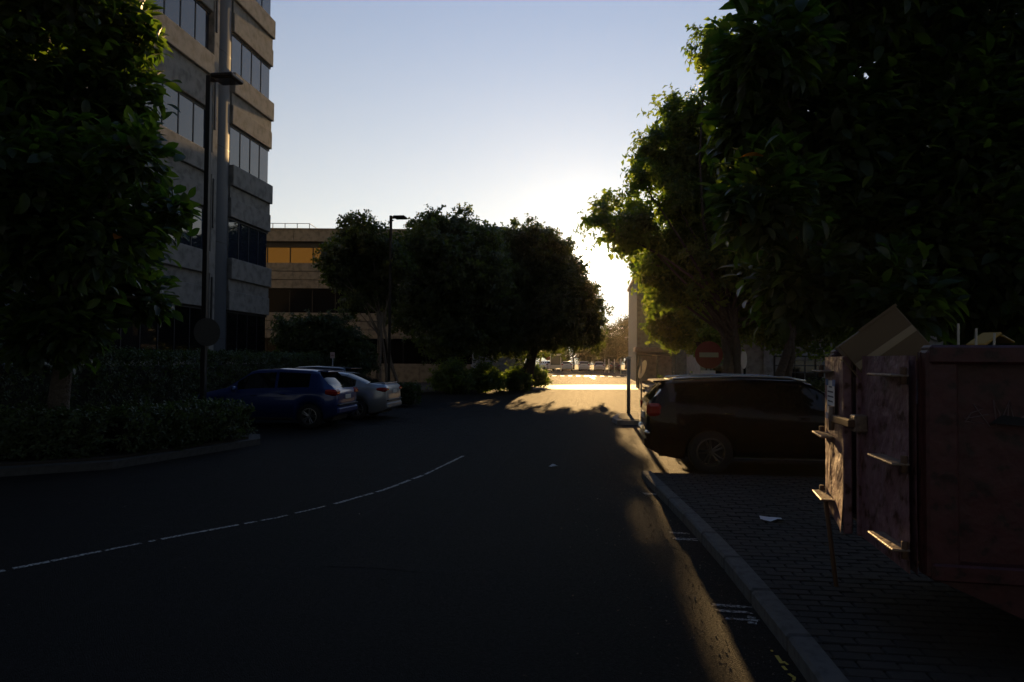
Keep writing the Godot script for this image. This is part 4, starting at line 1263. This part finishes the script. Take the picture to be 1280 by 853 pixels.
const TA := [[-13.47, 7.00, -34.63, 0.85], [-13.10, 8.03, -36.01, 1.05], [-11.76, 8.13, -35.38, 1.07], [-11.36, 7.57, -36.55, 1.06], [-13.06, 6.61, -36.58, 1.25], [-14.02, 6.35, -35.51, 0.52], [-11.96, 5.82, -36.76, 1.25], [-10.46, 6.76, -35.53, 0.77], [-12.64, 4.86, -34.85, 0.55]]
const TD := [[-14.58, 3.0, -31.61, 0.75], [-13.22, 3.1, -31.08, 0.9], [-12.16, 2.95, -31.40, 0.9], [-11.49, 2.3, -31.76, 0.9], [-14.08, 2.1, -31.70, 1.0], [-12.52, 2.0, -31.34, 1.1], [-11.14, 1.6, -31.38, 0.65], [-13.3, 1.3, -31.4, 1.1], [-11.9, 1.1, -31.5, 0.9]]

func trees() -> void:
	var eye := Vector3(0, 1.9, 0)
	var big := leaf_mesh(0.27, 0.14, 4)
	var t := thing("broadleaf_tree", "dark large leaved evergreen tree overhanging the left corner hedge", "tree", Vector3(-9.6, 0.15, -11.4))
	limbs(t, M.bark, [t.position], Vector3(-9.3, 3.0, -11.2), T1, 0.20, 3)
	big_leaf_tree(t, leaf_places(T1, 21000, -0.42, 0.8, 11, 0.5, 1.25, 0.15), big, M.big, 300, eye, [-0.95, 0.0, 0.7])
	t = thing("broadleaf_tree", "dark large leaved evergreen tree towering over the black car and skip", "tree", Vector3(5.4, 0.0, -14.6))
	limbs(t, M.bark, [t.position], Vector3(5.0, 2.9, -12.6), T2, 0.22, 4)
	big_leaf_tree(t, leaf_places(T2, 33000, -0.42, 0.8, 12, 0.5, 1.25, 0.15), big, M.big, 300, eye, [0.0, 0.7, 0.8])
	var sp := spray_mesh(11, 0.16, 0.10, 0.42, 5)
	var sp2 := spray_mesh(11, 0.21, 0.14, 0.5, 6)
	t = thing("street_tree", "small leaved tree with forked trunks behind the black car", "tree", Vector3(4.0, 0.12, -18.7))
	limbs(t, M.bark, [Vector3(3.45, 0.1, -18.6), Vector3(3.7, 0.1, -18.9), Vector3(4.2, 0.1, -18.6)], Vector3(3.9, 3.4, -20.2), E1, 0.15, 6)
	scatter(t, leaf_places(E1, 9500, -0.17, 1.3, 21, 0.8, 1.25), sp, M.small)
	t = thing("street_tree", "small leaved tree right of the road with sunlit lower branches", "tree", Vector3(5.4, 0.12, -31.2))
	limbs(t, M.bark, [Vector3(5.3, 0.1, -31.2)], Vector3(5.0, 2.8, -31.1), E2, 0.17, 7)
	scatter(t, leaf_places(ragged(E2, 2), 6500, -0.24, 1.2, 22, 0.8, 1.25), sp2, M.small)
	t = thing("street_tree", "leaning dark trunked tree right of the forked one", "tree", Vector3(5.0, 0.12, -18.9))
	limbs(t, M.bark, [Vector3(4.75, 0.1, -18.7), Vector3(5.1, 0.1, -19.0)], Vector3(5.4, 3.0, -19.4), [[6.0, 4.8, -19.6, 1.3], [5.0, 5.6, -19.2, 1.3], [7.4, 4.4, -19.8, 1.2]], 0.16, 8)
	scatter(t, leaf_places([[6.0, 4.8, -19.6, 1.3], [5.0, 5.6, -19.2, 1.3], [7.4, 4.4, -19.8, 1.2]], 1600, -0.3, 1.0, 23, 0.8, 1.2), sp, M.small)
	t = thing("street_tree", "wide dark tree on the left whose crown reaches towards the sun", "tree", Vector3(-4.3, 0.0, -43.6))
	limbs(t, M.bark, [Vector3(-4.35, 0, -43.4), Vector3(-4.0, 0, -43.8), Vector3(-4.9, 0, -43.7)], Vector3(-3.6, 2.9, -44.0), TC, 0.2, 9)
	scatter(t, leaf_places(ragged(TC, 3), 9500, -0.3, 1.2, 24, 0.8, 1.3), sp2, M.row)
	t = thing("street_tree", "tall dense tree in the middle of the left row", "tree", Vector3(-8.3, 0.13, -40.2))
	limbs(t, M.pale_bark, [Vector3(-8.6, 0.1, -40.0), Vector3(-7.9, 0.1, -40.4)], Vector3(-8.1, 3.0, -40.2), TB, 0.2, 10)
	scatter(t, leaf_places(ragged(TB, 4), 6400, -0.24, 1.2, 25, 0.8, 1.3), sp2, M.row)
	t = thing("street_tree", "smaller pale trunked tree leftmost in the row by the lamp", "tree", Vector3(-11.3, 0.13, -35.6))
	limbs(t, M.pale_bark, [Vector3(-11.5, 0.1, -35.4), Vector3(-10.9, 0.1, -35.7), Vector3(-11.1, 0.1, -35.2), Vector3(-10.3, 0.1, -35.9)], Vector3(-11.4, 4.4, -35.7), TA, 0.10, 11)
	scatter(t, leaf_places(ragged(TA, 5), 2600, -0.24, 1.2, 26, 0.8, 1.2), sp2, M.row)
	t = thing("bush", "dense rounded bush in front of the low beige office", "shrub", Vector3(-12.7, 0.13, -31.4))
	limbs(t, M.bark, [Vector3(-12.7, 0.1, -31.4)], Vector3(-12.7, 0.8, -31.4), TD, 0.1, 12)
	scatter(t, leaf_places(ragged(TD, 6), 3600, -0.24, 1.2, 27, 0.7, 1.1), sp, M.hedge)
	# shrubs at the foot of the left row
	var sh := [[Vector3(-4.6, 0.0, -41.0), 0.9, "sunlit low shrub at the foot of the wide left tree"], [Vector3(-5.9, 0.1, -38.2), 1.1, "dark rounded shrub between the wide and the tall left trees"], [Vector3(-7.6, 0.1, -36.6), 1.2, "dark low shrub under the tall left tree"], [Vector3(-3.9, 0.0, -46.5), 1.0, "shrub beyond the wide left tree beside the pale crossing"]]
	for i in sh.size():
		t = thing("shrub", sh[i][2], "shrub", sh[i][0], 0.0, "shrubs under the left row of trees")
		var p: Vector3 = sh[i][0]
		var rr: float = sh[i][1]
		var bl := [[p.x, p.y + rr * 0.7, p.z, rr * 0.75], [p.x + rr * 0.5, p.y + rr * 0.5, p.z + 0.2, rr * 0.5], [p.x - rr * 0.5, p.y + rr * 0.5, p.z - 0.2, rr * 0.55]]
		limbs(t, M.bark, [p], p + Vector3(0, 0.3, 0), bl, 0.05, 40 + i, 2)
		scatter(t, leaf_places(bl, 700, -0.5, 1.2, 50 + i, 0.6, 1.0), sp, M.small)
	# the far row in the haze
	var far := [[-34.0, 10.5, -137.0, "leftmost hazy tree beyond the car park"], [-26.5, 9.6, -139.0, "second hazy tree from the left beyond the car park"], [-18.5, 9.0, -138.5, "third hazy tree from the left beyond the car park"], [-10.5, 8.6, -140.0, "hazy tree beyond the notice board"], [-3.8, 8.3, -141.0, "hazy tree behind the far white cars"], [2.0, 8.8, -140.5, "hazy tree below the sun beyond the far cars"], [7.0, 11.4, -143.0, "tall hazy tree in the gap right of the sun"], [13.5, 11.8, -142.0, "hazy tree partly behind the pale green building"], [21.0, 12.5, -143.0, "rightmost hazy tree beyond the buildings"]]
	for i in far.size():
		var f = far[i]
		t = thing("distant_tree", f[3], "tree", Vector3(f[0], 0, f[2]), 0.0, "hazy trees beyond the car park")
		var bl := []
		var r := RandomNumberGenerator.new()
		r.seed = 90 + i
		var hh: float = f[1]
		for k in 9:
			bl.append([f[0] + r.randf_range(-3.4, 3.4), hh * r.randf_range(0.25, 0.72), f[2] + r.randf_range(-2, 2), hh * r.randf_range(0.16, 0.24)])
		bl.append([f[0], hh * 0.78, f[2], hh * 0.2])
		limbs(t, M.bark, [t.position], Vector3(f[0], hh * 0.35, f[2]), bl, 0.25, 60 + i, 1)
		scatter(t, leaf_places(bl, 1500, -0.5, 0.4, 70 + i, 0.9, 1.5), spray_mesh(9, 0.34, 0.22, 1.0, 33), M.far)

# ---------------------------------------------------------------- cars
func cars() -> void:
	var blue := make_car("parked_car", "dark blue hatchback parked nose in on the left by the lamp post", "cars parked in the left bays", hatch_spec(), paint_of(Color(0.009, 0.033, 0.16)))
	blue.position = Vector3(-8.8, 0.004, -18.3)
	blue.rotation.y = PI
	var sil := make_car("parked_car", "silver saloon parked beside the blue hatchback", "cars parked in the left bays", sedan_spec(), paint_of(Color(0.36, 0.38, 0.42), 0.5))
	sil.position = Vector3(-8.55, 0.004, -21.2)
	sil.rotation.y = PI
	var dk := make_car("parked_car", "dark blue car parked furthest in, its roof just showing over the silver saloon", "cars parked in the left bays", hatch_spec(), paint_of(Color(0.02, 0.03, 0.05)))
	dk.position = Vector3(-10.3, 0.004, -24.2)
	dk.rotation.y = PI
	var black := mat(Color(0.003, 0.003, 0.004), 0.25, 0.0, 0.3)
	black.clearcoat_enabled = true
	black.clearcoat = 0.3
	black.clearcoat_roughness = 0.05
	var suv := make_car("parked_car", "black estate car with roof rails parked across the right kerb", "", suv_spec(), black)
	suv.position = Vector3(3.29, 0.0, -12.7)
	suv.rotation.y = 0.0
	var white := paint_of(Color(0.78, 0.79, 0.82), 0.0)
	var f := make_car("parked_car", "white estate car parked right of the notice board", "cars parked at the road end", suv_spec(), white)
	f.position = Vector3(-4.2, 0.0, -118.0)
	f.rotation.y = PI / 2
	copy(f, "white car in the middle of the far car park row", Vector3(-1.3, 0, -117.0), PI / 2)
	var s2 := make_car("parked_car", "white hatchback, third from the notice board in the far row", "cars parked at the road end", hatch_spec(), white)
	s2.position = Vector3(1.25, 0.0, -117.5)
	s2.rotation.y = PI / 2
	var s3 := make_car("parked_car", "dark maroon car right of the far white hatchback", "cars parked at the road end", hatch_spec(), paint_of(Color(0.10, 0.05, 0.06)))
	s3.position = Vector3(3.9, 0.0, -118.5)
	s3.rotation.y = PI / 2
	copy(f, "white car half hidden left of the notice board", Vector3(-8.0, 0, -119.0), PI / 2 + 0.5)
